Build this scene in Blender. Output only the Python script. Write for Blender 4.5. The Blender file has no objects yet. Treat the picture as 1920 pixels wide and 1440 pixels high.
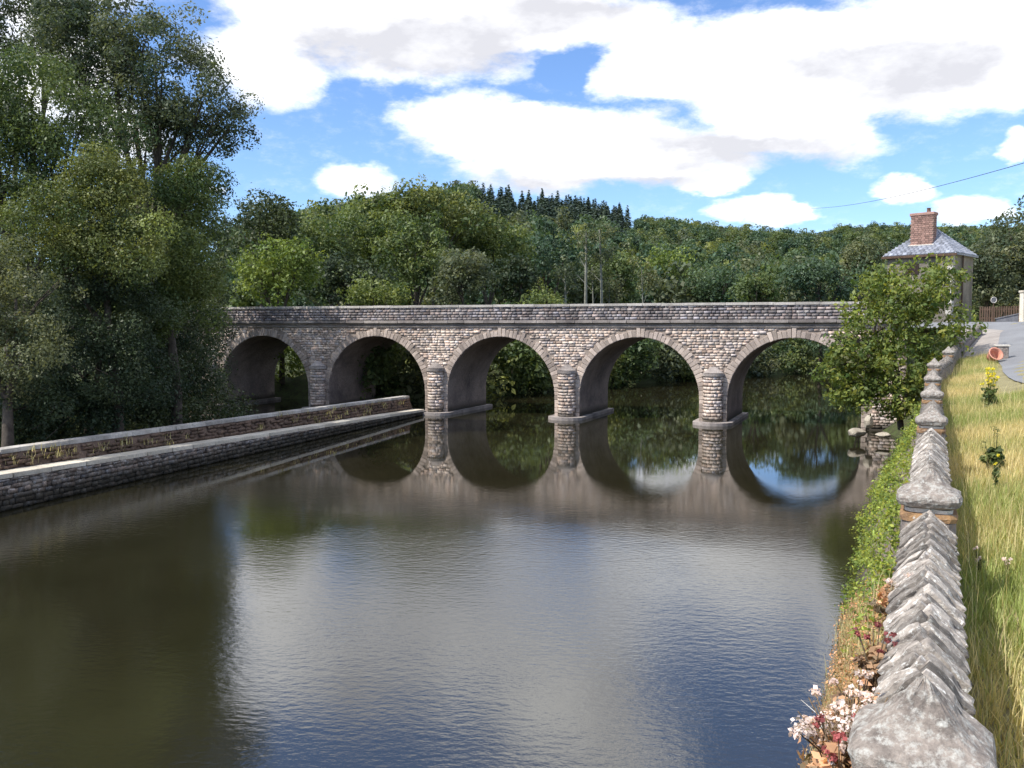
import bpy, bmesh, math, random
import numpy as np
from mathutils import Vector, Matrix
R = math.radians
random.seed(7)
rng = np.random.default_rng(7)
sc = bpy.context.scene
col = sc.collection

# ------------------------------------------------------------------ camera
H = 4.84                 # eye above the water (water is z = 0)
F = 1650.0               # focal length in photo pixels (1920 wide)
PITCH = math.atan((720 - 612) / F)
cd = bpy.data.cameras.new('camera'); cam = bpy.data.objects.new('camera', cd); col.objects.link(cam)
cam.location = (0, 0, H); cam.rotation_euler = (R(90) - PITCH, 0, 0)
cd.sensor_width = 36; cd.lens = 36 * F / 1920; cd.clip_start = .05; cd.clip_end = 5000
sc.camera = cam

def ray(px, py):
    a = (px - 960) / F; v = (py - 720) / F
    c, s = math.cos(PITCH), math.sin(PITCH)
    return (a, c - v * s, -s - v * c)
def W(px, py, Y):
    """the place at depth Y that the photograph shows at px, py (used to survey the site)"""
    r = ray(px, py); k = Y / r[1]
    return Vector((r[0] * k, Y, H + r[2] * k))

# ------------------------------------------------------------------ world: sky with clouds
SUN = Vector((-.59, -.26, .765)).normalized()
world = bpy.data.worlds.new('World'); sc.world = world; world.use_nodes = True
nt = world.node_tree; N = nt.nodes; L = nt.links; N.clear()
def nd(t, **k):
    n = N.new(t)
    for a, b in k.items(): setattr(n, a, b)
    return n
def mth(op, a, b=None, clamp=False):
    n = nd('ShaderNodeMath', operation=op); n.use_clamp = clamp
    for i, v in enumerate((a, b)):
        if v is None: continue
        if isinstance(v, (int, float)): n.inputs[i].default_value = v
        else: L.new(v, n.inputs[i])
    return n.outputs[0]
sky = nd('ShaderNodeTexSky', sky_type='NISHITA'); sky.sun_disc = False
sky.sun_elevation = math.asin(SUN.z); sky.sun_rotation = math.atan2(SUN.x, SUN.y)
sky.air_density = 1.0; sky.dust_density = .3; sky.ozone_density = 2.5
tc = nd('ShaderNodeTexCoord'); sep = nd('ShaderNodeSeparateXYZ'); L.new(tc.outputs['Generated'], sep.inputs[0])
az = mth('MULTIPLY', mth('ARCTAN2', sep.outputs[0], sep.outputs[1]), 57.2958)
el = mth('MULTIPLY', mth('ARCSINE', sep.outputs[2]), 57.2958)
def noise(scale, detail, rough, off=0.0):
    mp = nd('ShaderNodeMapping'); L.new(tc.outputs['Generated'], mp.inputs[0]); mp.inputs['Scale'].default_value = (1, 1, 2.2)
    mp.inputs['Location'].default_value = (off, off * .7, 0)
    n = nd('ShaderNodeTexNoise'); n.inputs['Scale'].default_value = scale; n.inputs['Detail'].default_value = detail
    n.inputs['Roughness'].default_value = rough; L.new(mp.outputs[0], n.inputs['Vector']); return n
n1 = noise(9, 5, .6); n2 = noise(9, 5, .6, 5.3)
az2 = mth('ADD', az, mth('MULTIPLY', mth('SUBTRACT', n1.outputs[0], .5), 5.0))
el2 = mth('ADD', el, mth('MULTIPLY', mth('SUBTRACT', n2.outputs[0], .5), 3.4))
def azel(px, py):
    r = ray(px, py); return math.degrees(math.atan2(r[0], r[1])), math.degrees(math.atan2(r[2], math.hypot(r[0], r[1])))
def blobs(lst, A, E):
    tot = None
    for (x, y, rx, ry, w) in lst:
        a0, e0 = azel(x, y); a1, _ = azel(x + rx, y); _, e1 = azel(x, y - ry)
        u = mth('DIVIDE', mth('SUBTRACT', A, a0), abs(a1 - a0)); v = mth('DIVIDE', mth('SUBTRACT', E, e0), abs(e1 - e0))
        d = mth('ADD', mth('MULTIPLY', u, u), mth('MULTIPLY', v, v))
        m = mth('SUBTRACT', 1.35, d)
        m = mth('MULTIPLY', mth('MAXIMUM', m, 0.0), w)
        tot = m if tot is None else mth('ADD', tot, m)
    return tot
CLOUDS = [(490,125,120,85,1),(600,25,150,55,1),(790,95,215,70,1),(930,35,190,55,1),(1120,45,180,50,.9),
 (1220,130,120,62,1),(1400,120,220,95,1),(1620,110,300,105,1.2),(1820,90,260,130,1.2),(1480,225,190,60,1),(1560,275,120,35,.8),
 (880,235,145,60,1),(1060,265,230,70,1.1),(1270,300,190,50,1),(1010,325,170,35,.8),(1330,345,60,20,.8),
 (655,335,80,38,.9),(1410,390,80,26,.9),(1500,410,60,20,.9),(1690,355,68,26,1),(1830,392,95,35,1),(1905,275,50,26,1),
 (110,130,150,110,.9),(400,352,26,12,.8),(240,250,90,60,.8),
 (1040,-130,230,150,1.1),(720,-80,200,140,1.0),(480,-60,130,120,.9),(1660,-110,170,110,1),(1900,-150,200,150,1),(1180,-270,170,90,1),(60,-100,250,150,.9)]
CLEAR = [(1400,-130,185,110,1.6),(600,-225,360,95,1.6),(1055,135,55,34,.75),(1500,-60,60,40,.6)]
m = mth('SUBTRACT', blobs(CLOUDS, az2, el2), blobs(CLEAR, az2, el2))
# elsewhere in the sky: scattered fair-weather cloud of the same kind
n3 = noise(2.6, 6, .55, 2.0)
wide = mth('MULTIPLY', mth('SUBTRACT', n3.outputs[0], .47), 9.0, clamp=False)
inview = mth('MULTIPLY', mth('LESS_THAN', mth('ABSOLUTE', az), 34.0), mth('LESS_THAN', el, 31.0))
wide = mth('MULTIPLY', mth('MAXIMUM', wide, 0.0), mth('SUBTRACT', 1.0, inview))
dens = mth('ADD', m, wide)
n4 = noise(26, 8, .68, 1.0)
dens = mth('ADD', dens, mth('MULTIPLY', mth('SUBTRACT', n4.outputs[0], .5), 1.5))
mr = nd('ShaderNodeMapRange', interpolation_type='SMOOTHSTEP'); L.new(dens, mr.inputs[0]); mr.inputs[1].default_value = -.05; mr.inputs[2].default_value = 1.15
mask = mth('MULTIPLY', mr.outputs[0], .97)
SHADE = [(1250,240,200,40,.5),(1720,190,250,50,.5),(1640,120,350,100,.6),(860,60,330,90,.45),(900,300,200,50,.35),(1420,290,300,60,.5),(800,90,260,75,.5),(1000,330,320,40,.45),(520,170,110,40,.6),(1690,372,60,16,.5),(1500,415,80,16,.5),(1830,400,80,18,.5),(1150,-80,250,110,.5),(760,-90,220,110,.5),(1720,115,230,48,1),(1480,290,190,34,1),(1350,265,120,20,.6),(850,100,150,50,1),(640,95,60,40,.6),(1060,35,190,36,1),(1150,345,260,22,.9),(960,215,90,20,.5),(1230,-120,120,60,.8),(700,-60,150,60,.8)]
sh = blobs(SHADE, mth('ADD', az2, 0.6), el2)
n5 = noise(14, 5, .6, 9.0)
smr = nd('ShaderNodeMapRange', interpolation_type='SMOOTHSTEP'); L.new(sh, smr.inputs[0]); smr.inputs[1].default_value = 0; smr.inputs[2].default_value = 1.7
sh2 = mth('ADD', mth('MULTIPLY', smr.outputs[0], .80), mth('MULTIPLY', mth('SUBTRACT', n5.outputs[0], .40), 1.3), clamp=True)
cc = nd('ShaderNodeMixRGB'); L.new(sh2, cc.inputs[0]); cc.inputs[1].default_value = (1.0, 1.0, 1.0, 1); cc.inputs[2].default_value = (.50, .50, .53, 1)
hue = nd('ShaderNodeMixRGB', blend_type='MULTIPLY'); hue.inputs[0].default_value = 1; L.new(sky.outputs[0], hue.inputs[1]); hue.inputs[2].default_value = (.86, 1.02, 1.28, 1)
b1 = nd('ShaderNodeBackground'); L.new(hue.outputs[0], b1.inputs[0]); b1.inputs[1].default_value = .15
b2 = nd('ShaderNodeBackground'); L.new(cc.outputs[0], b2.inputs[0]); b2.inputs[1].default_value = 1.5
mx = nd('ShaderNodeMixShader'); L.new(mask, mx.inputs[0]); L.new(b1.outputs[0], mx.inputs[1]); L.new(b2.outputs[0], mx.inputs[2])
wo = nd('ShaderNodeOutputWorld'); L.new(mx.outputs[0], wo.inputs[0])
world.cycles.sampling_method = 'MANUAL'; world.cycles.sample_map_resolution = 512

sl = bpy.data.lights.new('sun', 'SUN'); sun = bpy.data.objects.new('sun', sl); col.objects.link(sun)
sl.energy = 4.9; sl.angle = R(.53); sl.color = (1, .95, .88)
sun.rotation_euler = SUN.to_track_quat('Z', 'Y').to_euler(); sun.location = (-40, -20, 60)
sc.view_settings.view_transform = 'Standard'; sc.view_settings.look = 'None'; sc.view_settings.gamma = 1
sc.view_settings.exposure = .15; sc.view_settings.use_curve_mapping = False
sc.cycles.max_bounces = 4; sc.cycles.diffuse_bounces = 2; sc.cycles.glossy_bounces = 2; sc.cycles.transmission_bounces = 3
sc.cycles.use_denoising = True; sc.cycles.caustics_reflective = False; sc.cycles.caustics_refractive = False

# ------------------------------------------------------------------ materials
def mat(name):
    m = bpy.data.materials.new(name); m.use_nodes = True; t = m.node_tree
    return m, t, t.nodes['Principled BSDF'], t.nodes['Material Output']
def lk(t, a, b): t.links.new(a, b)
def rgb(c): return (c[0], c[1], c[2], 1)
def tex(t, scale, detail=5, rough=.6, coord='Object', kind='ShaderNodeTexNoise'):
    c = t.nodes.new('ShaderNodeTexCoord') if coord != 'World' else t.nodes.new('ShaderNodeNewGeometry')
    n = t.nodes.new(kind); n.inputs['Scale'].default_value = scale
    if kind == 'ShaderNodeTexNoise': n.inputs['Detail'].default_value = detail; n.inputs['Roughness'].default_value = rough
    lk(t, c.outputs['Position'] if coord == 'World' else c.outputs[coord], n.inputs['Vector']); return n
def ramp(t, src, stops):
    r = t.nodes.new('ShaderNodeValToRGB'); e = r.color_ramp.elements
    while len(e) < len(stops): e.new(.5)
    for i, (p, c) in enumerate(stops): e[i].position = p; e[i].color = rgb(c) if not isinstance(c, (int, float)) else (c, c, c, 1)
    lk(t, src, r.inputs[0]); return r.outputs[0]
def mixc(t, f, a, b, mode='MIX'):
    n = t.nodes.new('ShaderNodeMixRGB'); n.blend_type = mode
    for i, v in enumerate((f, a, b)):
        if isinstance(v, (int, float)): n.inputs[i].default_value = v
        elif isinstance(v, tuple): n.inputs[i].default_value = rgb(v)
        else: lk(t, v, n.inputs[i])
    return n.outputs[0]
def bump(t, src, b, dist=.02, strength=.6, prev=None):
    n = t.nodes.new('ShaderNodeBump'); n.inputs['Distance'].default_value = dist; n.inputs['Strength'].default_value = strength
    lk(t, src, n.inputs['Height'])
    if prev is not None: lk(t, prev, n.inputs['Normal'])
    lk(t, n.outputs[0], b.inputs['Normal']); return n.outputs[0]

def stone(name, base, dark, scale=3, lichen=None, lich_amt=.6, tint=True, rough=.9, bd=.02, fine=40, rust=None, objrand=.0, damp=None, stain=0., lw=.05):
    m, t, b, o = mat(name)
    n = tex(t, scale, 6, .65, 'World'); c = ramp(t, n.outputs[0], [(.3, dark), (.62, base)])
    nf = tex(t, fine, 4, .7, 'World')
    c = mixc(t, .55, c, ramp(t, nf.outputs[0], [(.25, .35), (.5, .85), (.75, 1.25)]), 'MULTIPLY')
    if stain:   # weathering streaks running down the face
        c0 = t.nodes.new('ShaderNodeNewGeometry'); mp0 = t.nodes.new('ShaderNodeMapping'); mp0.inputs['Scale'].default_value = (1, 1, .28); lk(t, c0.outputs['Position'], mp0.inputs[0])
        ns = t.nodes.new('ShaderNodeTexNoise'); ns.inputs['Scale'].default_value = .9; ns.inputs['Detail'].default_value = 5; lk(t, mp0.outputs[0], ns.inputs['Vector'])
        c = mixc(t, 1.0, c, ramp(t, ns.outputs[0], [(.36, (1 - stain, 1 - stain, 1 - stain * .95)), (.58, 1.0)]), 'MULTIPLY')
    if lichen:
        nl = tex(t, scale * 2.3 + 1.7, 8, .75, 'World'); f = ramp(t, nl.outputs[0], [(lich_amt - lw, 0.0), (lich_amt + lw, 1.0)])
        c = mixc(t, f, c, lichen)
    if rust:
        nr = tex(t, scale * 1.7 + 5.1, 6, .7, 'World'); f = ramp(t, nr.outputs[0], [(.56, 0.0), (.68, .8)]); c = mixc(t, f, c, rust)
    if tint:
        a = t.nodes.new('ShaderNodeAttribute'); a.attribute_name = 'tint'; c = mixc(t, 1.0, c, a.outputs['Color'], 'MULTIPLY')
    if objrand:
        oi = t.nodes.new('ShaderNodeObjectInfo')
        c = mixc(t, 1.0, c, ramp(t, oi.outputs['Random'], [(0, 1 - objrand), (.5, 1.0), (1, 1 + objrand)]), 'MULTIPLY')
    if damp:   # algae and silt left by the river below the flood line
        g = t.nodes.new('ShaderNodeNewGeometry'); s = t.nodes.new('ShaderNodeSeparateXYZ'); lk(t, g.outputs['Position'], s.inputs[0])
        ad = t.nodes.new('ShaderNodeMath'); ad.operation = 'MULTIPLY_ADD'; lk(t, n.outputs[0], ad.inputs[0]); ad.inputs[1].default_value = -.5; lk(t, s.outputs[2], ad.inputs[2])
        f = ramp(t, ad.outputs[0], [(0.0, .85), (damp, 0.0)]); c = mixc(t, f, c, (.035, .032, .022))
    lk(t, c, b.inputs['Base Color']); b.inputs['Roughness'].default_value = rough; b.inputs['Specular IOR Level'].default_value = .25
    bump(t, nf.outputs[0], b, bd, .8); return m
M = {}
M['rubble'] = stone('rubble', (.74, .615, .515), (.54, .44, .365), 1.2, lichen=(.66, .60, .51), lich_amt=.60, fine=9, bd=.012, stain=.35, damp=.25)
M['mortar'] = stone('mortar', (.50, .41, .34), (.34, .275, .22), 1.5, stain=.35, tint=False, fine=20, damp=.25)
M['parapet'] = stone('parapet_stone', (.40, .355, .34), (.25, .22, .21), 1.6, lichen=(.46, .44, .40), lich_amt=.60, fine=12, bd=.012, stain=.4)
M['pale'] = stone('pale_stone', (.62, .58, .52), (.38, .35, .31), 1.6, tint=False, objrand=.18, fine=18, lichen=(.2, .19, .16), lich_amt=.66)
M['cornice'] = stone('cornice_stone', (.44, .39, .35), (.19, .165, .155), 1.1, stain=.3, tint=False, objrand=.25, fine=18)
M['vous'] = stone('voussoir_stone', (.60, .495, .415), (.44, .36, .30), 2, tint=False, objrand=.34, fine=20, bd=.012, stain=.35)
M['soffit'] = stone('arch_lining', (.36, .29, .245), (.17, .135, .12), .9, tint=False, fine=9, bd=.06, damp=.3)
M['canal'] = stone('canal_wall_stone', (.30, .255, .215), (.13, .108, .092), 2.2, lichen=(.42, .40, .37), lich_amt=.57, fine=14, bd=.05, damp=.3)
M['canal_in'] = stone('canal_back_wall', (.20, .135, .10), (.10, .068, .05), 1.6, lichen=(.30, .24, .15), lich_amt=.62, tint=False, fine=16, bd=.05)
M['ledge'] = stone('ledge_slab', (.78, .71, .58), (.60, .53, .42), 1.2, tint=False, objrand=.16, fine=16)
M['slab'] = stone('coping_slab', (.42, .37, .315), (.15, .128, .11), 12, lichen=(.66, .64, .58), lich_amt=.585, tint=False, objrand=.6, fine=90, bd=.008)
M['pillar'] = stone('pillar_stone', (.33, .28, .24), (.12, .10, .095), 9, lichen=(.56, .53, .46), lich_amt=.60, tint=False, rust=(.36, .16, .05), fine=110, bd=.006)
M['cap'] = stone('cap_stone', (.35, .30, .255), (.145, .122, .105), 13, lichen=(.50, .49, .44), lich_amt=.57, lw=.09, tint=False, fine=75, bd=.008)
M['rustband'] = stone('lichened_band', (.42, .25, .12), (.18, .12, .09), 9, lichen=(.6, .57, .5), lich_amt=.64, tint=False, fine=90, bd=.006)
M['white'] = stone('white_mortar', (.72, .68, .60), (.5, .45, .38), 9, tint=False, fine=90, bd=.004)
M['quay'] = stone('quay_stone', (.30, .24, .20), (.13, .10, .085), 2.5, lichen=(.4, .36, .3), lich_amt=.62, tint=False, fine=30, damp=.3)
M['rock'] = stone('rock', (.52, .47, .38), (.3, .26, .2), 2.5, tint=False, fine=20)
M['earth'] = stone('earth', (.075, .075, .035), (.035, .038, .018), 1.4, tint=False, fine=20, lichen=(.07, .095, .03), lich_amt=.5, bd=.05)
M['verge'] = stone('verge_soil', (.34, .30, .16), (.20, .18, .09), 1.8, tint=False, fine=22, lichen=(.28, .24, .12), lich_amt=.6, bd=.04)
M['road'] = stone('asphalt', (.26, .265, .27), (.20, .20, .205), .5, tint=False, fine=60, bd=.004)
M['gravel'] = stone('gravel_shoulder', (.40, .36, .32), (.28, .25, .22), 1, tint=False, fine=50, bd=.01)
M['brick'] = stone('chimney_brick', (.42, .26, .21), (.28, .17, .14), 2, tint=False, objrand=.3, fine=25)
M['brickmortar'] = stone('chimney_mortar', (.42, .36, .30), (.3, .25, .2), 2, tint=False, fine=20)
M['slate'] = stone('roof_slate', (.32, .34, .39), (.22, .235, .27), .8, tint=False, objrand=.25, fine=8, rough=.55)
M['render'] = stone('house_render', (.30, .265, .215), (.20, .175, .14), .8, tint=False, fine=8, stain=.35)
M['wood'] = stone('weathered_wood', (.13, .085, .06), (.07, .045, .03), 3, tint=False, fine=20)
M['greybox'] = stone('grey_board', (.22, .22, .23), (.13, .13, .14), 3, tint=False, fine=20)
M['clay'] = stone('orange_plastic', (.72, .34, .24), (.58, .25, .17), 3, tint=False, fine=20, rough=.6, bd=.002)
M['dark'] = stone('dark_void', (.05, .035, .03), (.03, .02, .02), 3, tint=False, fine=20)
M['bark'] = stone('bark', (.12, .10, .08), (.05, .04, .032), 4, tint=False, fine=14, bd=.03)
M['palebark'] = stone('pale_bark', (.30, .30, .25), (.17, .17, .14), 2, tint=False, fine=10, bd=.02)
M['wire'] = stone('wire', (.08, .08, .09), (.06, .06, .07), 2, tint=False)

M['stem_g'] = stone('green_stem', (.13, .15, .06), (.09, .10, .04), 9, tint=False)
M['stem_d'] = stone('dry_stem', (.30, .22, .13), (.2, .14, .09), 9, tint=False)
def leaf(name, colr, trans=.35, hue=.12, spec=.3):
    m, t, b, o = mat(name)
    a = t.nodes.new('ShaderNodeAttribute'); a.attribute_name = 'tint'
    c = mixc(t, 1.0, colr, a.outputs['Color'], 'MULTIPLY')
    oi = t.nodes.new('ShaderNodeObjectInfo')
    c = mixc(t, 1.0, c, ramp(t, oi.outputs['Random'], [(0, (1 - hue * 1.6, 1 - hue, 1 - hue * .2)), (.5, 1.0), (1, (1 + hue * 1.4, 1 + hue, 1 - hue * .1))]), 'MULTIPLY')
    lk(t, c, b.inputs['Base Color']); b.inputs['Roughness'].default_value = .5; b.inputs['Specular IOR Level'].default_value = spec
    tr = t.nodes.new('ShaderNodeBsdfTranslucent'); lk(t, mixc(t, 1.0, c, (1.25, 1.2, .6), 'MULTIPLY'), tr.inputs[0])
    ms = t.nodes.new('ShaderNodeMixShader'); ms.inputs[0].default_value = trans
    lk(t, b.outputs[0], ms.inputs[1]); lk(t, tr.outputs[0], ms.inputs[2]); lk(t, ms.outputs[0], o.inputs[0]); return m
M['leaf_mid'] = leaf('leaf_mid', (.118, .160, .056))
M['leaf_light'] = leaf('leaf_light', (.150, .180, .060))
M['leaf_grey'] = leaf('leaf_grey', (.130, .150, .078))
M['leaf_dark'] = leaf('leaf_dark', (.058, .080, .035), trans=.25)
M['leaf_far'] = leaf('leaf_far', (.078, .125, .066), hue=.12)
M['leaf_bright'] = leaf('leaf_bright', (.135, .19, .048))
M['leaf_willow'] = leaf('leaf_willow', (.17, .21, .062))
M['conifer'] = leaf('conifer_needles', (.10, .14, .105), trans=.1)
M['leaf_bush'] = leaf('leaf_bush', (.15, .20, .052), trans=.42, hue=.05)
M['leaf_bank'] = leaf('leaf_bank', (.235, .31, .07), trans=.45, hue=.05)
M['grass'] = leaf('grass_blade', (.62, .55, .29), trans=.4, hue=.0, spec=.15)
M['dry'] = leaf('dry_weed', (.46, .29, .17), trans=.3, hue=.0, spec=.1)
M['petal_w'] = leaf('pale_petal', (.80, .66, .62), trans=.3, hue=.0, spec=.1)
M['petal_r'] = leaf('red_petal', (.33, .10, .10), trans=.3, hue=.0, spec=.1)
M['petal_y'] = leaf('yellow_petal', (.9, .78, .08), trans=.3, hue=.0, spec=.1)

# water
m, t, b, o = mat('river_water')
nb = tex(t, .35, 4, .5, 'World'); c = ramp(t, nb.outputs[0], [(.3, (.016, .0145, .007)), (.7, (.022, .020, .010))])
lk(t, c, b.inputs['Base Color']); b.inputs['Roughness'].default_value = .015; b.inputs['IOR'].default_value = 2.25
g = t.nodes.new('ShaderNodeNewGeometry'); mp = t.nodes.new('ShaderNodeMapping'); lk(t, g.outputs['Position'], mp.inputs[0]); mp.inputs['Scale'].default_value = (1.0, 1.7, 1); mp.inputs['Rotation'].default_value = (0, 0, .35)
w1 = t.nodes.new('ShaderNodeTexNoise'); w1.inputs['Scale'].default_value = 5.2; w1.inputs['Detail'].default_value = 5; w1.inputs['Roughness'].default_value = .55; lk(t, mp.outputs[0], w1.inputs['Vector'])
w2 = t.nodes.new('ShaderNodeTexNoise'); w2.inputs['Scale'].default_value = .9; w2.inputs['Detail'].default_value = 3; lk(t, mp.outputs[0], w2.inputs['Vector'])
# wind-ruffled and calm water: patches, calmer in the lee of the bridge
cal = tex(t, .10, 3, .5, 'World'); s = t.nodes.new('ShaderNodeSeparateXYZ'); lk(t, g.outputs['Position'], s.inputs[0])
ma = t.nodes.new('ShaderNodeMapRange'); lk(t, s.outputs[1], ma.inputs[0]); ma.inputs[1].default_value = 20; ma.inputs[2].default_value = 29; ma.inputs[3].default_value = 1.0; ma.inputs[4].default_value = .07
ru = t.nodes.new('ShaderNodeMath'); ru.operation = 'MULTIPLY'; lk(t, ma.outputs[0], ru.inputs[0]); lk(t, ramp(t, cal.outputs[0], [(.38, .30), (.58, 1.15)]), ru.inputs[1])
hm = t.nodes.new('ShaderNodeMath'); hm.operation = 'MULTIPLY'; lk(t, w1.outputs[0], hm.inputs[0]); lk(t, ru.outputs[0], hm.inputs[1])
h2 = t.nodes.new('ShaderNodeMath'); h2.operation = 'MULTIPLY'; lk(t, w2.outputs[0], h2.inputs[0]); lk(t, ru.outputs[0], h2.inputs[1])
p = bump(t, h2.outputs[0], b, .004, 1.0)
bump(t, hm.outputs[0], b, .0060, 1.0, p); M['water'] = m

# ------------------------------------------------------------------ mesh helpers
def tag(o, label=None, cat=None, group=None, kind=None):
    if label: o['label'] = label
    if cat: o['category'] = cat
    if group: o['group'] = group
    if kind: o['kind'] = kind
    return o
def link(name, me, parent=None, loc=None):
    o = bpy.data.objects.new(name, me); col.objects.link(o)
    if parent: o.parent = parent
    if loc is not None: o.location = loc
    return o
def empty(name, loc=(0, 0, 0), rz=0):
    o = bpy.data.objects.new(name, None); col.objects.link(o); o.location = loc; o.rotation_euler = (0, 0, rz); o.empty_display_size = .2; return o
def mesh_np(name, V, Fq, m, tint=None, smooth=False):
    """V (n,3) floats, Fq (k,4) or (k,3) ints; tint (n,3) per vertex"""
    me = bpy.data.meshes.new(name); V = np.asarray(V, np.float32); Fq = np.asarray(Fq, np.int32); k, w = Fq.shape
    me.vertices.add(len(V)); me.vertices.foreach_set('co', V.ravel())
    me.loops.add(k * w); me.loops.foreach_set('vertex_index', Fq.ravel())
    me.polygons.add(k); me.polygons.foreach_set('loop_start', np.arange(0, k * w, w, dtype=np.int32)); me.polygons.foreach_set('loop_total', np.full(k, w, np.int32))
    if smooth: me.polygons.foreach_set('use_smooth', np.ones(k, bool))
    if tint is not None:
        a = me.attributes.new('tint', 'FLOAT_COLOR', 'POINT'); c = np.ones((len(V), 4), np.float32); c[:, :3] = tint; a.data.foreach_set('color', c.ravel())
    me.update(calc_edges=True); me.materials.append(m); return me
def mesh_py(name, V, Fc, m, smooth=False):
    me = bpy.data.meshes.new(name); me.from_pydata([tuple(v) for v in V], [], Fc); me.materials.append(m)
    if smooth: me.polygons.foreach_set('use_smooth', [True] * len(me.polygons))
    me.update(); return me
BOXF = np.array([[0, 3, 2, 1], [4, 5, 6, 7], [0, 1, 5, 4], [1, 2, 6, 5], [2, 3, 7, 6], [3, 0, 4, 7]])
BOXV = np.array([[-1, -1, -1], [1, -1, -1], [1, 1, -1], [-1, 1, -1], [-1, -1, 1], [1, -1, 1], [1, 1, 1], [-1, 1, 1]], float)
class Boxes:
    def __init__(s): s.V = []; s.F = []; s.T = []; s.n = 0
    def add(s, c, ax, h, jit=0, tint=(1, 1, 1)):
        """c centre, ax 3x3 rows = axes, h half sizes"""
        v = BOXV * np.array(h); v = v + (rng.random((8, 3)) - .5) * 2 * jit
        s.V.append(v @ np.array(ax, float) + np.array(c, float)); s.F.append(BOXF + s.n); s.T.append(np.tile(tint, (8, 1))); s.n += 8
    def mesh(s, name, m): return mesh_np(name, np.vstack(s.V), np.vstack(s.F), m, np.vstack(s.T))
def block_mesh(name, m, h=(.5, .5, .5), bev=.04, jit=.02, seed=0):
    """one hewn block: bevelled, slightly irregular; unit sized unless h says otherwise"""
    bm = bmesh.new(); bmesh.ops.create_cube(bm, size=1); r = random.Random(seed)
    for v in bm.verts: v.co = Vector((v.co.x * 2 * h[0], v.co.y * 2 * h[1], v.co.z * 2 * h[2])) + Vector([r.uniform(-jit, jit) for _ in range(3)])
    bmesh.ops.bevel(bm, geom=bm.edges[:], offset=bev, segments=1, affect='EDGES')
    me = bpy.data.meshes.new(name); bm.to_mesh(me); bm.free(); me.materials.append(m); return me
def sweep(pts, rad, sides=7):
    """tapered tube through pts"""
    V = []; Fc = []; k = 0
    for i, p in enumerate(pts):
        p = Vector(p); d = (Vector(pts[min(i + 1, len(pts) - 1)]) - Vector(pts[max(i - 1, 0)])).normalized()
        a = d.orthogonal().normalized(); b = d.cross(a)
        for j in range(sides):
            t = 2 * math.pi * j / sides; V.append(p + (a * math.cos(t) + b * math.sin(t)) * rad[i])
    for i in range(len(pts) - 1):
        for j in range(sides):
            j2 = (j + 1) % sides; Fc.append([i * sides + j, i * sides + j2, (i + 1) * sides + j2, (i + 1) * sides + j])
    return V, Fc
def tubes(name, lst, m, smooth=True):
    V = []; Fc = []
    for pts, rad, sides in lst:
        v, f = sweep(pts, rad, sides); Fc += [[a + len(V) for a in q] for q in f]; V += v
    return mesh_py(name, V, Fc, m, smooth)

# ------------------------------------------------------------------ foliage
def leaves_mesh(name, ells, n, size, m, rc=.9, seed=0, shell=.45, up=.35, var=.34, hang=0., aspect=.55, yellow=0.):
    """ells: (cx,cy,cz,rx,ry,rz) lobes; leaves gathered in clumps through them"""
    g = np.random.default_rng(seed); E = np.array(ells, float)
    wgt = (E[:, 3] * E[:, 4] * E[:, 5]) ** (2 / 3); wgt /= wgt.sum()
    ncl = max(12, int(sum((e[3] * e[4] * e[5]) ** (1 / 3) ** 1 * 4.2 * ((e[3] * e[4] * e[5]) ** (1 / 3) / rc) ** 2 / max((e[3] * e[4] * e[5]) ** (1 / 3), .1) for e in E)))
    ei = g.choice(len(E), ncl, p=wgt); d = g.normal(size=(ncl, 3)); d /= np.linalg.norm(d, axis=1)[:, None]
    r = shell + (1 - shell) * g.random(ncl) ** .6; r *= 1 + .14 * g.normal(size=ncl)
    C = E[ei, :3] + d * r[:, None] * E[ei, 3:6]
    crad = rc * (.4 + 1.0 * g.random(ncl) ** 1.3); cw = crad ** 2; cw /= cw.sum()
    ctint = 1 + var * g.normal(size=(ncl, 1)) * np.array([1.1, .8, .7]); ctint = np.clip(ctint, .45, 1.8)
    ci = g.choice(ncl, n, p=cw); q = g.normal(size=(n, 3)); q /= np.linalg.norm(q, axis=1)[:, None]
    rr = (.45 + .55 * g.random(n) ** .5) * (1 + .22 * np.abs(g.normal(size=n)))
    P = C[ci] + q * (rr * crad[ci])[:, None] * np.array([1, 1, .8])
    nr = q * .8 + g.normal(size=(n, 3)) * .55 + np.array([0, 0, up]); nr /= np.linalg.norm(nr, axis=1)[:, None]
    tdir = np.cross(nr, g.normal(size=(n, 3))); tdir[:, 2] -= hang; tdir /= np.linalg.norm(tdir, axis=1)[:, None]
    b = np.cross(nr, tdir); b /= np.linalg.norm(b, axis=1)[:, None]
    s = (size * (.45 + 1.1 * g.random(n) ** 1.5))[:, None]
    V = np.empty((n, 4, 3)); V[:, 0] = P - tdir * s * .5; V[:, 1] = P + b * s * aspect * .5 + nr * s * .06; V[:, 2] = P + tdir * s * .5; V[:, 3] = P - b * s * aspect * .5 + nr * s * .06
    T = ctint[ci] * (1 + .18 * g.normal(size=(n, 1)))
    if yellow: T = T * (1 + yellow * (g.random((n, 1)) < .25) * np.array([1.0, .45, -.1]))
    T = np.repeat(np.clip(T, .3, 2.2), 4, axis=0)
    return mesh_np(name, V.reshape(-1, 3), np.arange(n * 4).reshape(-1, 4), m, T)

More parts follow.
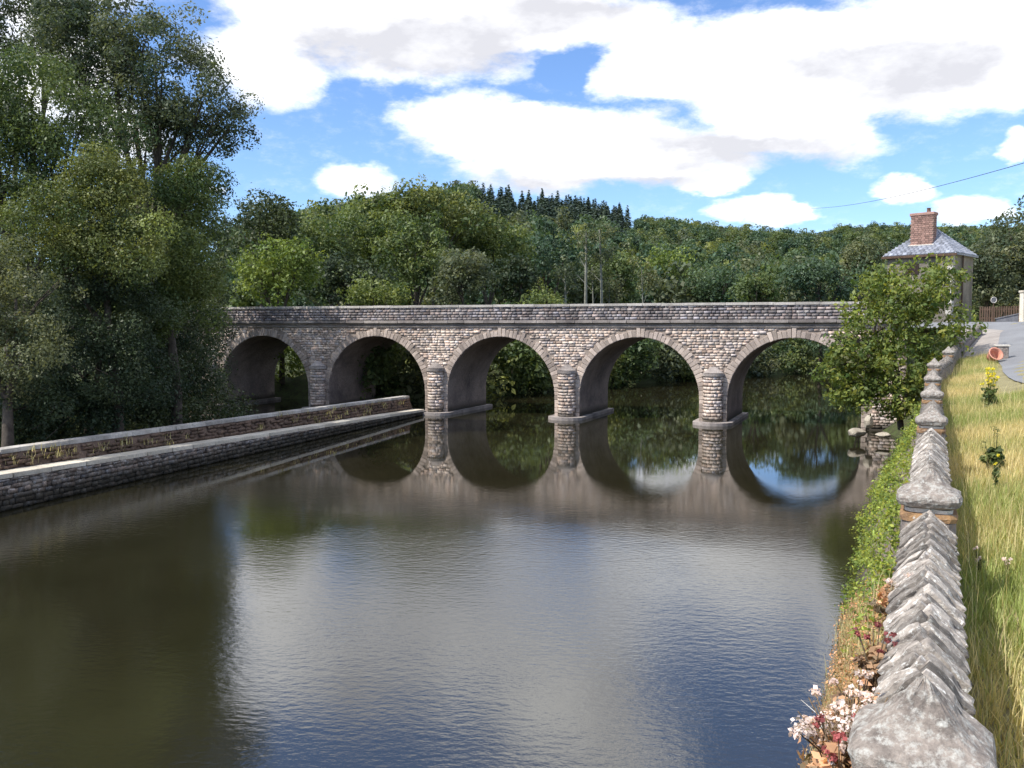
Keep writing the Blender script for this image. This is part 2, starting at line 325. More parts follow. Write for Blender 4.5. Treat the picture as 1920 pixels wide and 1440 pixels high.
def branches(base, ells, r0, seed, sides=7, nb=3, frac=.45):
    g = random.Random(seed); base = Vector(base); out = []
    cs = [Vector(e[:3]) for e in ells]; top = sum(cs, Vector()) / len(cs)
    fork = base.lerp(Vector((top.x, top.y, max(c.z for c in cs))), frac); fork.x += g.uniform(-.3, .3)
    mid = base.lerp(fork, .5) + Vector((g.uniform(-.25, .25), g.uniform(-.25, .25), 0))
    out.append(([base, mid, fork], [r0, r0 * .8, r0 * .62], sides))
    for e, c in zip(ells, cs):
        hub = fork.lerp(c, .5) + Vector((g.uniform(-.4, .4), g.uniform(-.4, .4), .3))
        out.append(([fork, hub, c], [r0 * .55, r0 * .36, r0 * .16], 6))
        for k in range(nb):
            d = Vector((g.gauss(0, 1), g.gauss(0, 1), g.gauss(.3, .8))).normalized()
            e2 = c + Vector((d.x * e[3], d.y * e[4], d.z * e[5])) * .85
            out.append(([hub, hub.lerp(e2, .5) + Vector((0, 0, .25)), e2], [r0 * .26, r0 * .14, r0 * .04], 5))
    return out
def tree(name, label, cat, base, ells, n, size, m, group=None, seed=0, r0=.25, bark='bark', crown_name='crown', **k):
    base = Vector(base); o = empty(name, base); tag(o, label, cat, group)
    E = [(e[0] - base.x, e[1] - base.y, e[2] - base.z, *e[3:]) for e in ells]
    link(crown_name, leaves_mesh(crown_name, E, n, size, M[m], seed=seed, **k), o)
    link('trunk', tubes('trunk', branches((0, 0, -.3), E, r0, seed), M[bark]), o); return o
def lobe(px, py, Y, rx, ry, depth=None):
    c = W(px, py, Y); s = Y / F; a = rx * s; b = ry * s; return (c.x, c.y, c.z, a, depth if depth else (a + b) / 2, b)

# ------------------------------------------------------------------ the lie of the land
UB = Vector((.1382, -.05, 0)).normalized()          # along the bridge, to the right
NB = Vector((-UB.y, UB.x, 0))                        # across it, away from the viewer
O3 = Vector((-363 / F * 51, 51, 0)); LP = 7.5
def B(s, tt, z): return O3 + UB * s + NB * tt + Vector((0, 0, z))
def wall_x(y):
    return np.interp(y, [-20, 24, 26, 28, 31, 34, 38, 40], [-20 * .479, 24 * .479, 12.6, 13.85, 15.5, 17.3, 19.9, 21.2])
def ridge_z(y): return np.interp(y, [-20, 16, 20, 24, 28, 31, 34, 38, 40], [3.62, 3.56, 3.55, 3.65, 3.86, 4.07, 4.32, 4.82, 5.0])
def foot_z(y): return np.interp(y, [-20, 18, 23, 28, 31, 34, 38, 42, 200], [2.89, 2.87, 3.0, 3.22, 3.45, 3.8, 4.35, 4.55, 4.7])
def land_z(x, y):
    lat = (x - wall_x(y)) * .9
    return foot_z(y) + np.interp(lat, [0, .4, 2.2, 5, 60], [0, .03, .45, .5, .9])
def bank_off(y): return np.interp(y, [-20, 9.6, 11.6, 20, 28, 36], [1.15, 1.2, 1.25, 1.7, 1.85, 2.4])
SKY_P = [300, 560, 700, 860, 900, 1000, 1100, 1170, 1190, 1290, 1400, 1480, 1530, 1565, 1700, 1850, 2100, 2600]
SKY_Y = [470, 400, 380, 345, 352, 362, 376, 392, 412, 424, 435, 440, 449, 441, 436, 432, 430, 450]
SKY_D = [250, 250, 260, 300, 310, 330, 340, 345, 380, 430, 460, 480, 520, 560, 580, 600, 600, 600]
def hill_z(x, y):
    yy = np.maximum(y, 1.); p = 960 + F * x / yy; ys = np.interp(p, SKY_P, SKY_Y); D = np.interp(p, SKY_P, SKY_D)
    zr = H + (612 - ys) / F * D - 7.5
    k = np.clip((y - 95) / (D - 95), 0, 1); k = k * k * (3 - 2 * k) * .35 + k * .65
    und = 2.5 * np.sin(x * .031 + y * .017) + 2.0 * np.sin(x * .013 - y * .029 + 1.3)
    return 2.0 + (zr - 2.0) * k + und * np.clip((y - 120) / 150, 0, 1) * np.clip((D - y) / 80 , 0, 1)
# river outline (plan): right bank, then the far side, then the left bank back
Bp = lambda s, tt: (B(s, tt, 0).x, B(s, tt, 0).y)
RIVER = [(-20 * .479 - .6, -20), (24 * .479 - .6, 24), (15.6, 34), Bp(29.7, 0), Bp(29.8, 5.5), (26, 52), (45, 66), (90, 92), (95, 112), (60, 106), (34, 93), (18, 80), (8, 71), (0, 61.5), (-5, 54.5), Bp(-8.2, 5.5), Bp(-8.2, -1), (-21, 42), (-22, 30), (-28, 15), (-42, -20)]
def river_sd(X, Y):
    """signed distance to the river outline, negative inside"""
    P = np.stack([X.ravel(), Y.ravel()], 1); d = np.full(len(P), 1e9); ins = np.zeros(len(P), bool)
    for i in range(len(RIVER)):
        a = np.array(RIVER[i]); b = np.array(RIVER[(i + 1) % len(RIVER)]); e = b - a
        t_ = np.clip(((P - a) @ e) / (e @ e), 0, 1); d = np.minimum(d, np.linalg.norm(P - a - t_[:, None] * e, axis=1))
        c = ((a[1] > P[:, 1]) != (b[1] > P[:, 1])); xi = a[0] + (P[:, 1] - a[1]) / (b[1] - a[1] + 1e-12) * e[0]; ins ^= c & (P[:, 0] < xi)
    return (np.where(ins, -d, d)).reshape(X.shape)
def grid_mesh(name, X, Y, Z, m, smooth=True):
    r, c = X.shape; idx = np.arange(r * c).reshape(r, c)
    Fq = np.stack([idx[:-1, :-1], idx[:-1, 1:], idx[1:, 1:], idx[1:, :-1]], -1).reshape(-1, 4)
    return mesh_np(name, np.stack([X, Y, Z], -1).reshape(-1, 3), Fq, m, smooth=smooth)
gx = np.concatenate([np.linspace(-1500, -90, 24), np.linspace(-85, 130, 216), np.linspace(140, 1500, 30)])
gy = np.concatenate([np.linspace(-1200, -25, 10), np.linspace(-20, 125, 146), np.linspace(130, 720, 100), np.linspace(760, 2600, 12)])
GX, GY = np.meshgrid(gx, gy); SD = river_sd(GX, GY)
base = np.where(SD < 0, -.9, np.minimum(1.7, -.4 + SD * .8)); base = np.where(SD < -2.5, -1.6, base)
far = hill_z(GX, GY)
TZ = np.where((GY > 95) & (SD > 0), np.maximum(far, base), base)
inr = (GX > wall_x(GY) - .3) & (GY < 60); TZ = np.where(inr & (SD > 0), np.minimum(TZ, 1.0), TZ)
tag(link('ground', grid_mesh('ground', GX, GY, TZ, M['earth'])), 'earth banks and wooded hillside beyond the river', kind='structure')
tag(link('river_water', mesh_py('river_water', [(-60, -25, 0), (150, -25, 0), (150, 130, 0), (-60, 130, 0)], [[0, 1, 2, 3]], M['water'])), 'calm green brown river reflecting clouds', kind='structure')

# right-hand land above the quay: verge, road, shoulder
ys = np.concatenate([np.arange(-20, 44, .5), np.arange(44, 130, 3)])
lat = np.array([0, .25, .5, .8, 1.2, 1.7, 2.2, 3, 4, 5.5, 8, 12, 20, 40, 80, 140])
LX = wall_x(ys)[:, None] + lat[None, :] / .9; LY = np.repeat(ys[:, None], len(lat), 1)
LX[ys > 40] += np.interp(ys[ys > 40], [40, 44, 60, 130], [0, 5, 9, 60])[:, None]
LZ = land_z(LX, LY) + .02 * np.sin(LX * 5 + LY * 3.1)
tag(link('verge', grid_mesh('verge', LX, LY, LZ, M['verge'])), 'rough verge ground behind the quay wall', kind='structure')
def strip(name, yy, left, right, dz, m, n=8):
    yy = np.array(yy, float); k = np.linspace(0, 1, n)[None, :]; l = np.array(left)[:, None]; r = np.array(right)[:, None]
    X = l + (r - l) * k; Y = np.repeat(yy[:, None], n, 1); return grid_mesh(name, X, Y, land_z(X, Y) + dz, m)
yy = np.arange(-20, 60, .5)
redge = wall_x(yy) + np.interp(yy, [-20, 20, 23, 30, 34, 38, 60], [2.6, 2.5, 2.1, 1.55, 1.4, 1.1, 1.0])
tag(link('road', strip('road', yy, redge + .05, redge + 6.2, .035, M['road'])), 'grey asphalt road climbing to the bridge', kind='structure')
yy2 = np.arange(31.5, 44, .5)
l2 = wall_x(yy2) + .22
tag(link('gravel_shoulder', strip('gravel_shoulder', yy2, l2, np.interp(yy2, yy, redge) + .2, .030, M['gravel'])), 'pale gravel shoulder at the top of the road', kind='structure')

# sloping foot of the quay between wall and water
ys3 = np.arange(-10, 40.5, .35); k3 = np.linspace(0, 1, 14)
BX = wall_x(ys3)[:, None] - .24 - k3[None, :] * (bank_off(ys3)[:, None] - .20)
BY = np.repeat(ys3[:, None], 14, 1)
BZ = (foot_z(ys3)[:, None] - .35) * (1 - k3[None, :] ** .75) - .35 * k3[None, :] + .05 * np.sin(BY * 4 + BX * 9)
tag(link('river_bank', grid_mesh('river_bank', BX, BY, BZ, M['quay'])), 'steep overgrown foot of the quay wall above the water', kind='structure')

# ------------------------------------------------------------------ the bridge
bridge = empty('stone_bridge', B(0, 0, 0), math.atan2(UB.y, UB.x)); tag(bridge, 'long stone road bridge with five round arches crossing the river', 'bridge')
bridge_inv = None
RA = 3.07; ZS = 1.22; WID = 5.0; SK = math.tan(R(3.2)); TOPZ = 5.02; S0 = -15.0; S1 = 31.2
# local coords: x along, y across (away), z up
def prof():
    segs = []
    for k in range(-1, 4): segs.append((k * LP + LP / 2 - RA, k * LP + LP / 2 + RA))
    return segs
OPEN = prof()
V = []; Fc = []; VI = []; FI = []
def q(Vl, Fl, a, b, c, d): n = len(Vl); Vl += [a, b, c, d]; Fl.append([n, n + 1, n + 2, n + 3])
edges = [S0] + [e for s in OPEN for e in s] + [S1]
for i in range(0, len(edges), 2):        # solid parts
    a, b_ = edges[i], edges[i + 1]
    for yv, flip in ((0, 0), (WID, 1)):
        o_ = SK * yv; pts = [(a + o_, yv, -1.6), (b_ + o_, yv, -1.6), (b_ + o_, yv, TOPZ), (a + o_, yv, TOPZ)]
        if flip: pts = pts[::-1]
        q(V, Fc, *pts)
for (a, b_) in OPEN:
    c = (a + b_) / 2; n = 40; pr = [(c - RA * math.cos(math.pi * j / n), ZS + RA * math.sin(math.pi * j / n)) for j in range(n + 1)]
    for j in range(n):
        (x0, z0), (x1, z1) = pr[j], pr[j + 1]
        q(V, Fc, (x0, 0, z0), (x1, 0, z1), (x1, 0, TOPZ), (x0, 0, TOPZ))
        o_ = SK * WID; q(V, Fc, (x0 + o_, WID, TOPZ), (x1 + o_, WID, TOPZ), (x1 + o_, WID, z1), (x0 + o_, WID, z0))
    full = [(a, -1.6)] + pr + [(b_, -1.6)]
    for j in range(len(full) - 1):
        (x0, z0), (x1, z1) = full[j], full[j + 1]; o_ = SK * WID
        q(VI, FI, (x0, 0, z0), (x0 + o_, WID, z0), (x1 + o_, WID, z1), (x1, 0, z1))
o_ = SK * WID; q(V, Fc, (S0, 0, TOPZ), (S1, 0, TOPZ), (S1 + o_, WID, TOPZ), (S0 + o_, WID, TOPZ))
link('spandrel_wall', mesh_py('spandrel_wall', V, Fc, M['mortar']), bridge)
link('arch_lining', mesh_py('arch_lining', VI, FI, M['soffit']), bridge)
# rubble facing: every stone stands a little proud of the mortar
AX = np.eye(3)
def stone_tint():
    v = random.gauss(1, .24); h = random.random()
    w = (1.05, .97, .93) if h < .3 else ((.93, .97, 1.06) if h > .8 else (1, 1, 1)); v = min(1.6, max(.5, v))
    return (v * w[0], v * w[1], v * w[2])
bx = Boxes(); z = .1
while z < 4.78:
    h = random.uniform(.10, .165); x = S0 + random.random() * .3
    while x < S1 - .3:
        l = random.uniform(.12, .36); xc, zc = x + l / 2, z + h / 2; ok = True
        for (a, b_) in OPEN:
            c = (a + b_) / 2
            for xx in (x, x + l):
                if zc > ZS:
                    if math.hypot(xx - c, zc - ZS) < RA + .38 or math.hypot(xx - c, z - ZS) < RA + .35: ok = False
                elif a - .30 < xx < b_ + .30: ok = False
        if ok and (x < OPEN[0][0] - 6 and z < .8): ok = True
        if ok: bx.add((xc, -.0 - random.random() * .012, zc + random.uniform(-.012, .012)), AX, (l / 2 - .007, .019, h / 2 - .005), .011, stone_tint())
        x += l
    z += h
o = link('rubble_stone', bx.mesh('rubble_stone', M['rubble']), bridge); o['kind'] = 'stuff'
# voussoirs
vm = [block_mesh('voussoir', M['vous'], bev=.06, jit=.05, seed=i) for i in range(4)]
def part(name, me, parent, loc, scale=(1, 1, 1), rot=(0, 0, 0)):
    o = bpy.data.objects.new(name, me); col.objects.link(o); o.parent = parent; o.location = loc; o.scale = scale; o.rotation_euler = rot; return o
for (a, b_) in OPEN:
    c = (a + b_) / 2; n = 47
    for j in range(n):
        th = math.pi * (j + .5) / n; ln = random.uniform(.26, .46) if j != n // 2 else .6
        r = RA + ln / 2 + .002; x = c - r * math.cos(th); zz = ZS + r * math.sin(th)
        part('voussoir', random.choice(vm), bridge, (x, .02, zz), (math.pi * (RA + .2) / n * .90, .16 + random.uniform(0, .02), ln), (0, -(math.pi / 2 - th), 0))
# jamb stones below the springing
jm = [block_mesh('jamb_stone', M['vous'], bev=.05, jit=.04, seed=20 + i) for i in range(3)]
for (a, b_) in OPEN:
    for e, sg in ((a, -1), (b_, 1)):
        z = -.1; k = 0
        while z < ZS - .05:
            h = .22; w = .3 if k % 2 else .22
            part('jamb_stone', random.choice(jm), bridge, (e + sg * w / 2, .02, z + h / 2), (w - .01, .17, h - .015)); z += h; k += 1
# a thin flat string under the cornice, the cornice and the parapet
link('string_band', block_mesh('string_band', M['cornice'], ((S1 - S0) / 2, .05, .06), .01, 0), bridge).location = ((S0 + S1) / 2, -.03, 4.84)
cm = [block_mesh('cornice_stone', M['cornice'], bev=.03, jit=.015, seed=i) for i in range(3)]
x = S0
while x < S1 - .2:
    l = random.uniform(.85, 1.25); part('cornice_stone', random.choice(cm), bridge, (x + l / 2, .06, 5.09 + random.uniform(-.006, .006)), (l - .012, .50, .15)); x += l
pm = [block_mesh('parapet_coping_stone', M['pale'], bev=.03, jit=.012, seed=i) for i in range(3)]
for yv, nm in ((.06, 0), (WID - .25, 1)):
    x = S0
    while x < S1 - .2:
        l = random.uniform(.8, 1.2); part('parapet_coping_stone', random.choice(pm), bridge, (x + l / 2, yv, 5.93 + random.uniform(-.006, .006)), (l - .012, .46, .13)); x += l
V = []; Fc = []
for yv in (0.0, WID - .32):
    n = len(V); V += [(S0, yv - .10, 5.0), (S1, yv - .10, 5.0), (S1, yv - .10, 5.87), (S0, yv - .10, 5.87), (S0, yv + .2, 5.0), (S1, yv + .2, 5.0), (S1, yv + .2, 5.87), (S0, yv + .2, 5.87)]
    Fc += [[n, n + 1, n + 2, n + 3], [n + 5, n + 4, n + 7, n + 6], [n + 1, n + 5, n + 6, n + 2], [n + 4, n, n + 3, n + 7]]
link('parapet_wall', mesh_py('parapet_wall', V, Fc, M['parapet']), bridge)
bx = Boxes(); z = 5.17
while z < 5.84:
    h = random.uniform(.12, .17); h = min(h, 5.865 - z); x = S0
    while x < S1 - .2:
        l = random.uniform(.16, .42); bx.add((x + l / 2, -.105 - random.random() * .01, z + h / 2), AX, (l / 2 - .012, .025, h / 2 - .011), .01, stone_tint()); x += l
    z += h
o = link('parapet_rubble_stone', bx.mesh('parapet_rubble_stone', M['parapet']), bridge); o['kind'] = 'stuff'
# paving on top
link('bridge_deck', mesh_py('bridge_deck', [(S0, .22, 5.03), (S1 + .5, .22, 5.03), (S1 + .5, WID - .45, 5.03), (S0, WID - .45, 5.03)], [[0, 1, 2, 3]], M['road']), bridge)
# cutwaters: half round piers with a projecting cap and a dressed footing
def half_round(r, y0, z0, z1, r2=None, n=14, bulge=1.0):
    r2 = r2 or r; V = []; Fc = []
    for zz, rr in ((z0, r), (z1, r2)):
        for j in range(n + 1):
            th = math.pi * j / n; V.append((-rr * math.cos(th), y0 - rr * bulge * math.sin(th), zz))
    for j in range(n): Fc.append([j, j + 1, n + 1 + j + 1, n + 1 + j])
    Fc.append(list(range(n + 1, 2 * n + 2))); Fc.append(list(range(n + 1))[::-1]); return V, Fc
for k in range(-1, 4):
    pe = link('cutwater', mesh_py('cutwater', *half_round(.46, .0, -1.5, 2.42, .43), M['mortar']), bridge, (k * LP, 0, 0))
    bx = Boxes(); z = .1
    while z < 2.35:
        h = random.uniform(.13, .19); th = random.random() * .2
        while th < math.pi:
            dt = random.uniform(.35, .8); tm = th + dt / 2
            if th + dt > math.pi + .1: break
            cx, cy = -.44 * math.cos(tm), -.44 * math.sin(tm); tx, ty = math.sin(tm), -math.cos(tm)
            bx.add((cx, cy, z + h / 2), [[tx, ty, 0], [-math.cos(tm), -math.sin(tm), 0], [0, 0, 1]], (.49 * dt / 2 - .012, .045, h / 2 - .012), .012, stone_tint()); th += dt
        z += h
    s_ = link('rubble_stone', bx.mesh('rubble_stone', M['rubble']), pe); s_['kind'] = 'stuff'
    V1, F1 = half_round(.54, .0, 2.40, 2.54, .54); n = len(V1); V2, F2 = half_round(.50, 0, 2.56, 2.86, .12); V1 += V2; F1 += [[a + n for a in f] for f in F2]
    link('cutwater_cap', mesh_py('cutwater_cap', V1, F1, M['cornice']), pe)
    # footing runs under the whole pier
    w = (LP - 2 * RA) / 2 + .28; n = 10; V = []
    ring = [(-w, WID + .3)] + [(-w * math.cos(math.pi * j / n), -.15 - (.78) * math.sin(math.pi * j / n)) for j in range(n + 1)] + [(w, WID + .3)]
    ring = [(x_ + SK * max(y_, 0), y_) for x_, y_ in ring]
    m_ = len(ring); V = [(x_, y_, -1.5) for x_, y_ in ring] + [(x_, y_, .15) for x_, y_ in ring]
    Fc = [[j, (j + 1) % m_, m_ + (j + 1) % m_, m_ + j] for j in range(m_)] + [list(range(m_, 2 * m_))]
    link('footing', mesh_py('footing', V, Fc, M['cornice']), pe)

# ------------------------------------------------------------------ the canal wall on the left
A0 = Vector((-13.35, 22.95, 0)); A1 = Vector((B(LP - .55, -.55, 0).x, B(LP - .55, -.55, 0).y, 0)); dW = (A1 - A0); LW = dW.length; dW.normalize(); nW = Vector((-dW.y, dW.x, 0))  # to the left, away from the river
SB = -16.0
canal = empty('canal_wall', A0, math.atan2(dW.y, dW.x)); tag(canal, 'two-tier stone canal wall with pale coping running from the left to the second pier', 'wall')
def zl(s): return .97 + (.30 - .97) * s / LW
def zu(s): return 1.50 + (1.02 - 1.50) * s / LW
ss = np.arange(SB, LW + .01, 1.0); ss[-1] = LW
def band(cols, name, m):
    """cols: list of (y(s), z(s)) profile points swept along s"""
    X = np.repeat(ss[:, None], len(cols), 1); Y = np.stack([np.full(len(ss), c[0]) for c in cols], 1); Z = np.stack([np.array([c[1](s) if callable(c[1]) else c[1] for s in ss]) for c in cols], 1)
    return link(name, grid_mesh(name, X, Y, Z, m, False), canal)
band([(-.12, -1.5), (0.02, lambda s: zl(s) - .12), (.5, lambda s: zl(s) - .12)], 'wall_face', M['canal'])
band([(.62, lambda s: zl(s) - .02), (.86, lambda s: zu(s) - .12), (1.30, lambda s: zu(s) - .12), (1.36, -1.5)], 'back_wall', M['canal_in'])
bx = Boxes(); z = .02
while z < .95:
    h = random.uniform(.10, .18); s_ = SB
    while s_ < LW:
        l = random.uniform(.15, .4)
        hh = min(h, zl(s_ + l) - .125 - z)
        if hh > .03: bx.add((s_ + l / 2, -.02 * (1 - z) - .0 - random.random() * .04, z + hh / 2), AX, (l / 2 - .008, .05, hh / 2 - .004), .022, stone_tint())
        s_ += l
    z += h
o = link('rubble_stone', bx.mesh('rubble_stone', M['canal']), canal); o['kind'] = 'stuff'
bx = Boxes()
for row in range(4):
    s_ = SB
    while s_ < LW - .3:
        l = random.uniform(.15, .4); f0 = (row + .5) / 4; zz = zl(s_) + .02 + f0 * (zu(s_) - .16 - zl(s_)); hh = (zu(s_) - zl(s_) - .16) / 8
        if random.random() < .8: bx.add((s_ + l / 2, .62 + .22 * f0 - .01 - random.random() * .04, zz), AX, (l / 2 - .015, .05, hh - .012), .025, stone_tint())
        s_ += l
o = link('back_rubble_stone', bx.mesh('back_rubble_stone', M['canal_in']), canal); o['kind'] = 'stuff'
lm = [block_mesh('ledge_slab', M['ledge'], bev=.03, jit=.02, seed=i) for i in range(3)]; um = [block_mesh('coping_slab', M['pale'], bev=.04, jit=.03, seed=9 + i) for i in range(3)]
s_ = SB
while s_ < LW - .2:
    l = min(random.uniform(.9, 1.3), LW - s_); part('ledge_slab', random.choice(lm), canal, (s_ + l / 2, .28, zl(s_ + l / 2) - .06), (l - .012, .68 + random.uniform(-.03, .03), .13), (0, math.atan(.67 / LW), 0)); s_ += l
s_ = SB
while s_ < LW - .2:
    l = min(random.uniform(.6, 1.0), LW - s_); part('coping_slab', random.choice(um), canal, (s_ + l / 2, 1.05 + random.uniform(-.02, .02), zu(s_ + l / 2) - .06), (l - .015, .42, .13), (0, math.atan(.48 / LW), 0)); s_ += l
# dry weeds growing on the ledge and the back wall
def tuft_mesh(name, pts, n_per, hgt, wid, m, seed=0, tintf=None, spread=.5):
    """pts (k,3) roots; n_per blades each; tapered curved blades of 2 quads->tri strips"""
    g = np.random.default_rng(seed); P = np.repeat(np.asarray(pts, float), n_per, axis=0); n = len(P)
    P[:, :2] += g.normal(size=(n, 2)) * spread
    a = g.random(n) * 6.283; d = np.stack([np.cos(a), np.sin(a), np.zeros(n)], 1); h = hgt * (.45 + .8 * g.random(n)); lean = (.15 + .55 * g.random(n)) * h
    sd = np.stack([-np.sin(a), np.cos(a), np.zeros(n)], 1) * (wid * (.6 + .8 * g.random(n)))[:, None]
    V = np.empty((n, 5, 3)); V[:, 0] = P - sd; V[:, 1] = P + sd; mid = P + d * (lean * .35)[:, None]; mid[:, 2] += h * .6
    V[:, 2] = mid + sd * .7; V[:, 3] = mid - sd * .7; tip = P + d * lean[:, None]; tip[:, 2] += h; V[:, 4] = tip
    idx = np.arange(n)[:, None] * 5; Ft = np.concatenate([idx + [0, 1, 2], idx + [0, 2, 3], idx + [3, 2, 4]])
    T = (1 + .25 * g.normal(size=(n, 1))) * np.ones((n, 3)) if tintf is None else tintf(g, n, P)
    return mesh_np(name, V.reshape(-1, 3), Ft, m, np.repeat(np.clip(T, .2, 2.5), 5, axis=0))
g = np.random.default_rng(5); pts = []
for i in range(110):
    s_ = SB + (LW - SB - 1) * (np.clip(g.choice([.12, .3, .42, .55, .78, .9]) + g.normal() * .045, 0, 1) if g.random() < .7 else g.random()); f0 = g.random(); p_ = A0 + dW * s_ + nW * (.60 + .25 * f0); pts.append((p_.x, p_.y, zl(s_) + f0 * (zu(s_) - zl(s_) - .15)))
o = tag(link('wall_weeds', tuft_mesh('wall_weeds', pts, 14, .22, .008, M['grass'], 3, spread=.10)), 'dry weeds sprouting along the canal wall ledge', kind='stuff')

# ------------------------------------------------------------------ the quay wall on the right
quay = empty('quay_wall', (0, 0, 0)); tag(quay, 'low quay wall with chevron slab coping and capped pillars beside the grass verge', 'wall')
ysq = np.concatenate([np.arange(-6, 24, .6), np.arange(24, 40.2, .4)])
def wdir(y): d = Vector((float(wall_x(y + .3) - wall_x(y - .3)), .6, 0)); return d.normalized()
V = []; Fc = []
for i, y in enumerate(ysq):
    d = wdir(y); n_ = Vector((d.y, -d.x, 0)); c = Vector((float(wall_x(y)), y, 0)); zt = float(ridge_z(y)) - .17; jz = random.uniform(-.01, .01)
    for off, zz in ((-.30, -1.5), (-.235, float(foot_z(y)) - .1), (-.135, float(foot_z(y)) + .05), (-.13, zt + jz), (.13, zt + jz), (.145, float(foot_z(y)) - .3), (.15, -1.0)): V.append(c + n_ * off + Vector((0, 0, zz)))
for i in range(len(ysq) - 1):
    for j in range(6): a = i * 7 + j; Fc.append([a + 7, a + 8, a + 1, a])
link('wall_body', mesh_py('wall_body', V, Fc, M['pillar']), quay)
PIL = [2.36, 6.0, 11.0, 15.3, 20.0, 24.4, 28.6, 33.0]
# chevron coping: slabs set on edge, leaning against one another over the ridge
sm = []
for i in range(6):
    bm = bmesh.new(); bmesh.ops.create_cube(bm, size=1); r = random.Random(i)
    bmesh.ops.subdivide_edges(bm, edges=[e for e in bm.edges if abs((e.verts[0].co - e.verts[1].co).x) > .5], cuts=3)
    for v in bm.verts: v.co += Vector((r.uniform(-.05, .05) if abs(v.co.x) > .4 else 0, r.uniform(-.07, .07), r.uniform(-.12, .12)))
    bmesh.ops.bevel(bm, geom=[e for e in bm.edges if len(e.link_faces) == 2 and e.calc_face_angle(0) > .9], offset=.05, segments=1, affect='EDGES')
    me = bpy.data.meshes.new('coping_stone'); bm.to_mesh(me); bm.free(); me.materials.append(M['slab']); sm.append(me)
far_bx = Boxes(); cnt = 0
segs = list(zip([-4] + PIL, PIL + [39.8]))
for (a, b_) in segs:
    if a < 2: a, b_ = -4, 2.0
    y = a + .22; near = b_ < 12 and a > 2
    while y < b_ - .2:
        pw = random.uniform(.065, .105) if near else random.uniform(.12, .22)
        d = wdir(y); n_ = Vector((d.y, -d.x, 0)); c = Vector((float(wall_x(y + pw / 2 * d.y)), y + pw / 2 * d.y, 0)); rz = float(ridge_z(y)); rzn = math.atan2(n_.y, n_.x)
        for sg in (-1, 1):
            tilt = math.atan2(.165, .165) * 1; ln = random.uniform(.19, .25); dz = random.uniform(-.016, .016)
            cc_ = c + n_ * sg * .074 + Vector((0, 0, rz - .085 + dz))
            if near:
                o = bpy.data.objects.new('coping_stone', random.choice(sm)); col.objects.link(o); o.parent = quay; cnt += 1
                o.location = cc_; o.scale = (ln, pw * .80, .06); o.rotation_mode = 'XYZ'
                o.rotation_euler = (Matrix.Rotation(rzn, 4, 'Z') @ Matrix.Rotation(sg * tilt, 4, 'Y') @ Matrix.Rotation(random.uniform(-.05, .05), 4, 'Z')).to_euler()
            else:
                Mx = (Matrix.Rotation(rzn, 3, 'Z') @ Matrix.Rotation(sg * tilt, 3, 'Y')).transposed()
                far_bx.add(cc_, [list(r_) for r_ in Mx], (ln / 2, pw * .45, .03), .013, (1, 1, 1))
        y += pw * d.y
print('near coping stones', cnt)
o = link('far_coping_stone', far_bx.mesh('far_coping_stone', M['slab']), quay); o['kind'] = 'stuff'
def sq_ring(hw, z, n=6, rnd=.25):
    """rounded square ring"""
    out = []
    for j in range(4 * n):
        t_ = 2 * math.pi * (j + .5) / (4 * n); c_, s_ = math.cos(t_), math.sin(t_); p_ = 6.0
        r_ = (abs(c_) ** p_ + abs(s_) ** p_) ** (-1 / p_); out.append((hw * r_ * c_, hw * r_ * s_, z))
    return out
def lathe_sq(name, prof_, m, n=6, jit=0.0, seed=0, rough_from=0):
    g_ = random.Random(seed); V = []; Fc = []; k = 4 * n
    for (hw, z) in prof_: V += [(x + g_.uniform(-jit, jit), y + g_.uniform(-jit, jit), zz + g_.uniform(-jit, jit) * .6) for x, y, zz in sq_ring(hw, z, n)]
    for i in range(len(prof_) - 1):
        for j in range(k): Fc.append([i * k + j, i * k + (j + 1) % k, (i + 1) * k + (j + 1) % k, (i + 1) * k + j])
    Fc.append(list(range((len(prof_) - 1) * k, len(prof_) * k))); return mesh_py(name, V, Fc, m, False)
pbody = lathe_sq('shaft', [(.175, -1.3), (.17, -.05), (.168, .0)], M['pillar'], jit=.004)
pband = lathe_sq('band', [(.176, .002), (.179, .03), (.176, .058)], M['rustband'], jit=.004, seed=2)
pneck = lathe_sq('neck', [(.15, .060), (.152, .088)], M['white'], jit=.004, seed=3)
pcaps = []
for i in range(3):
    pr_ = [(.150, .090), (.186, .105), (.200, .135), (.203, .155), (.196, .176), (.178, .192), (.150, .206), (.125, .222), (.102, .242), (.080, .266), (.056, .292), (.036, .318), (.018, .340), (.003, .354)]
    pcaps.append(lathe_sq('cap', pr_, M['cap'], n=7, jit=.005, seed=5 + i))
for i, y in enumerate(PIL):
    d = wdir(y); c = Vector((float(wall_x(y)), y, float(ridge_z(y)) - .055)); sc_ = (.90, 1.0)[i] if i < 2 else .92
    rz = math.atan2(d.y, d.x)
    pl = link('pillar', pbody, quay, c); pl.rotation_euler = (0, 0, rz); pl.scale = (sc_, sc_, 1)
    for nm, me in (('band', pband), ('neck', pneck), ('cap', pcaps[i % 3])): link(nm, me, pl)

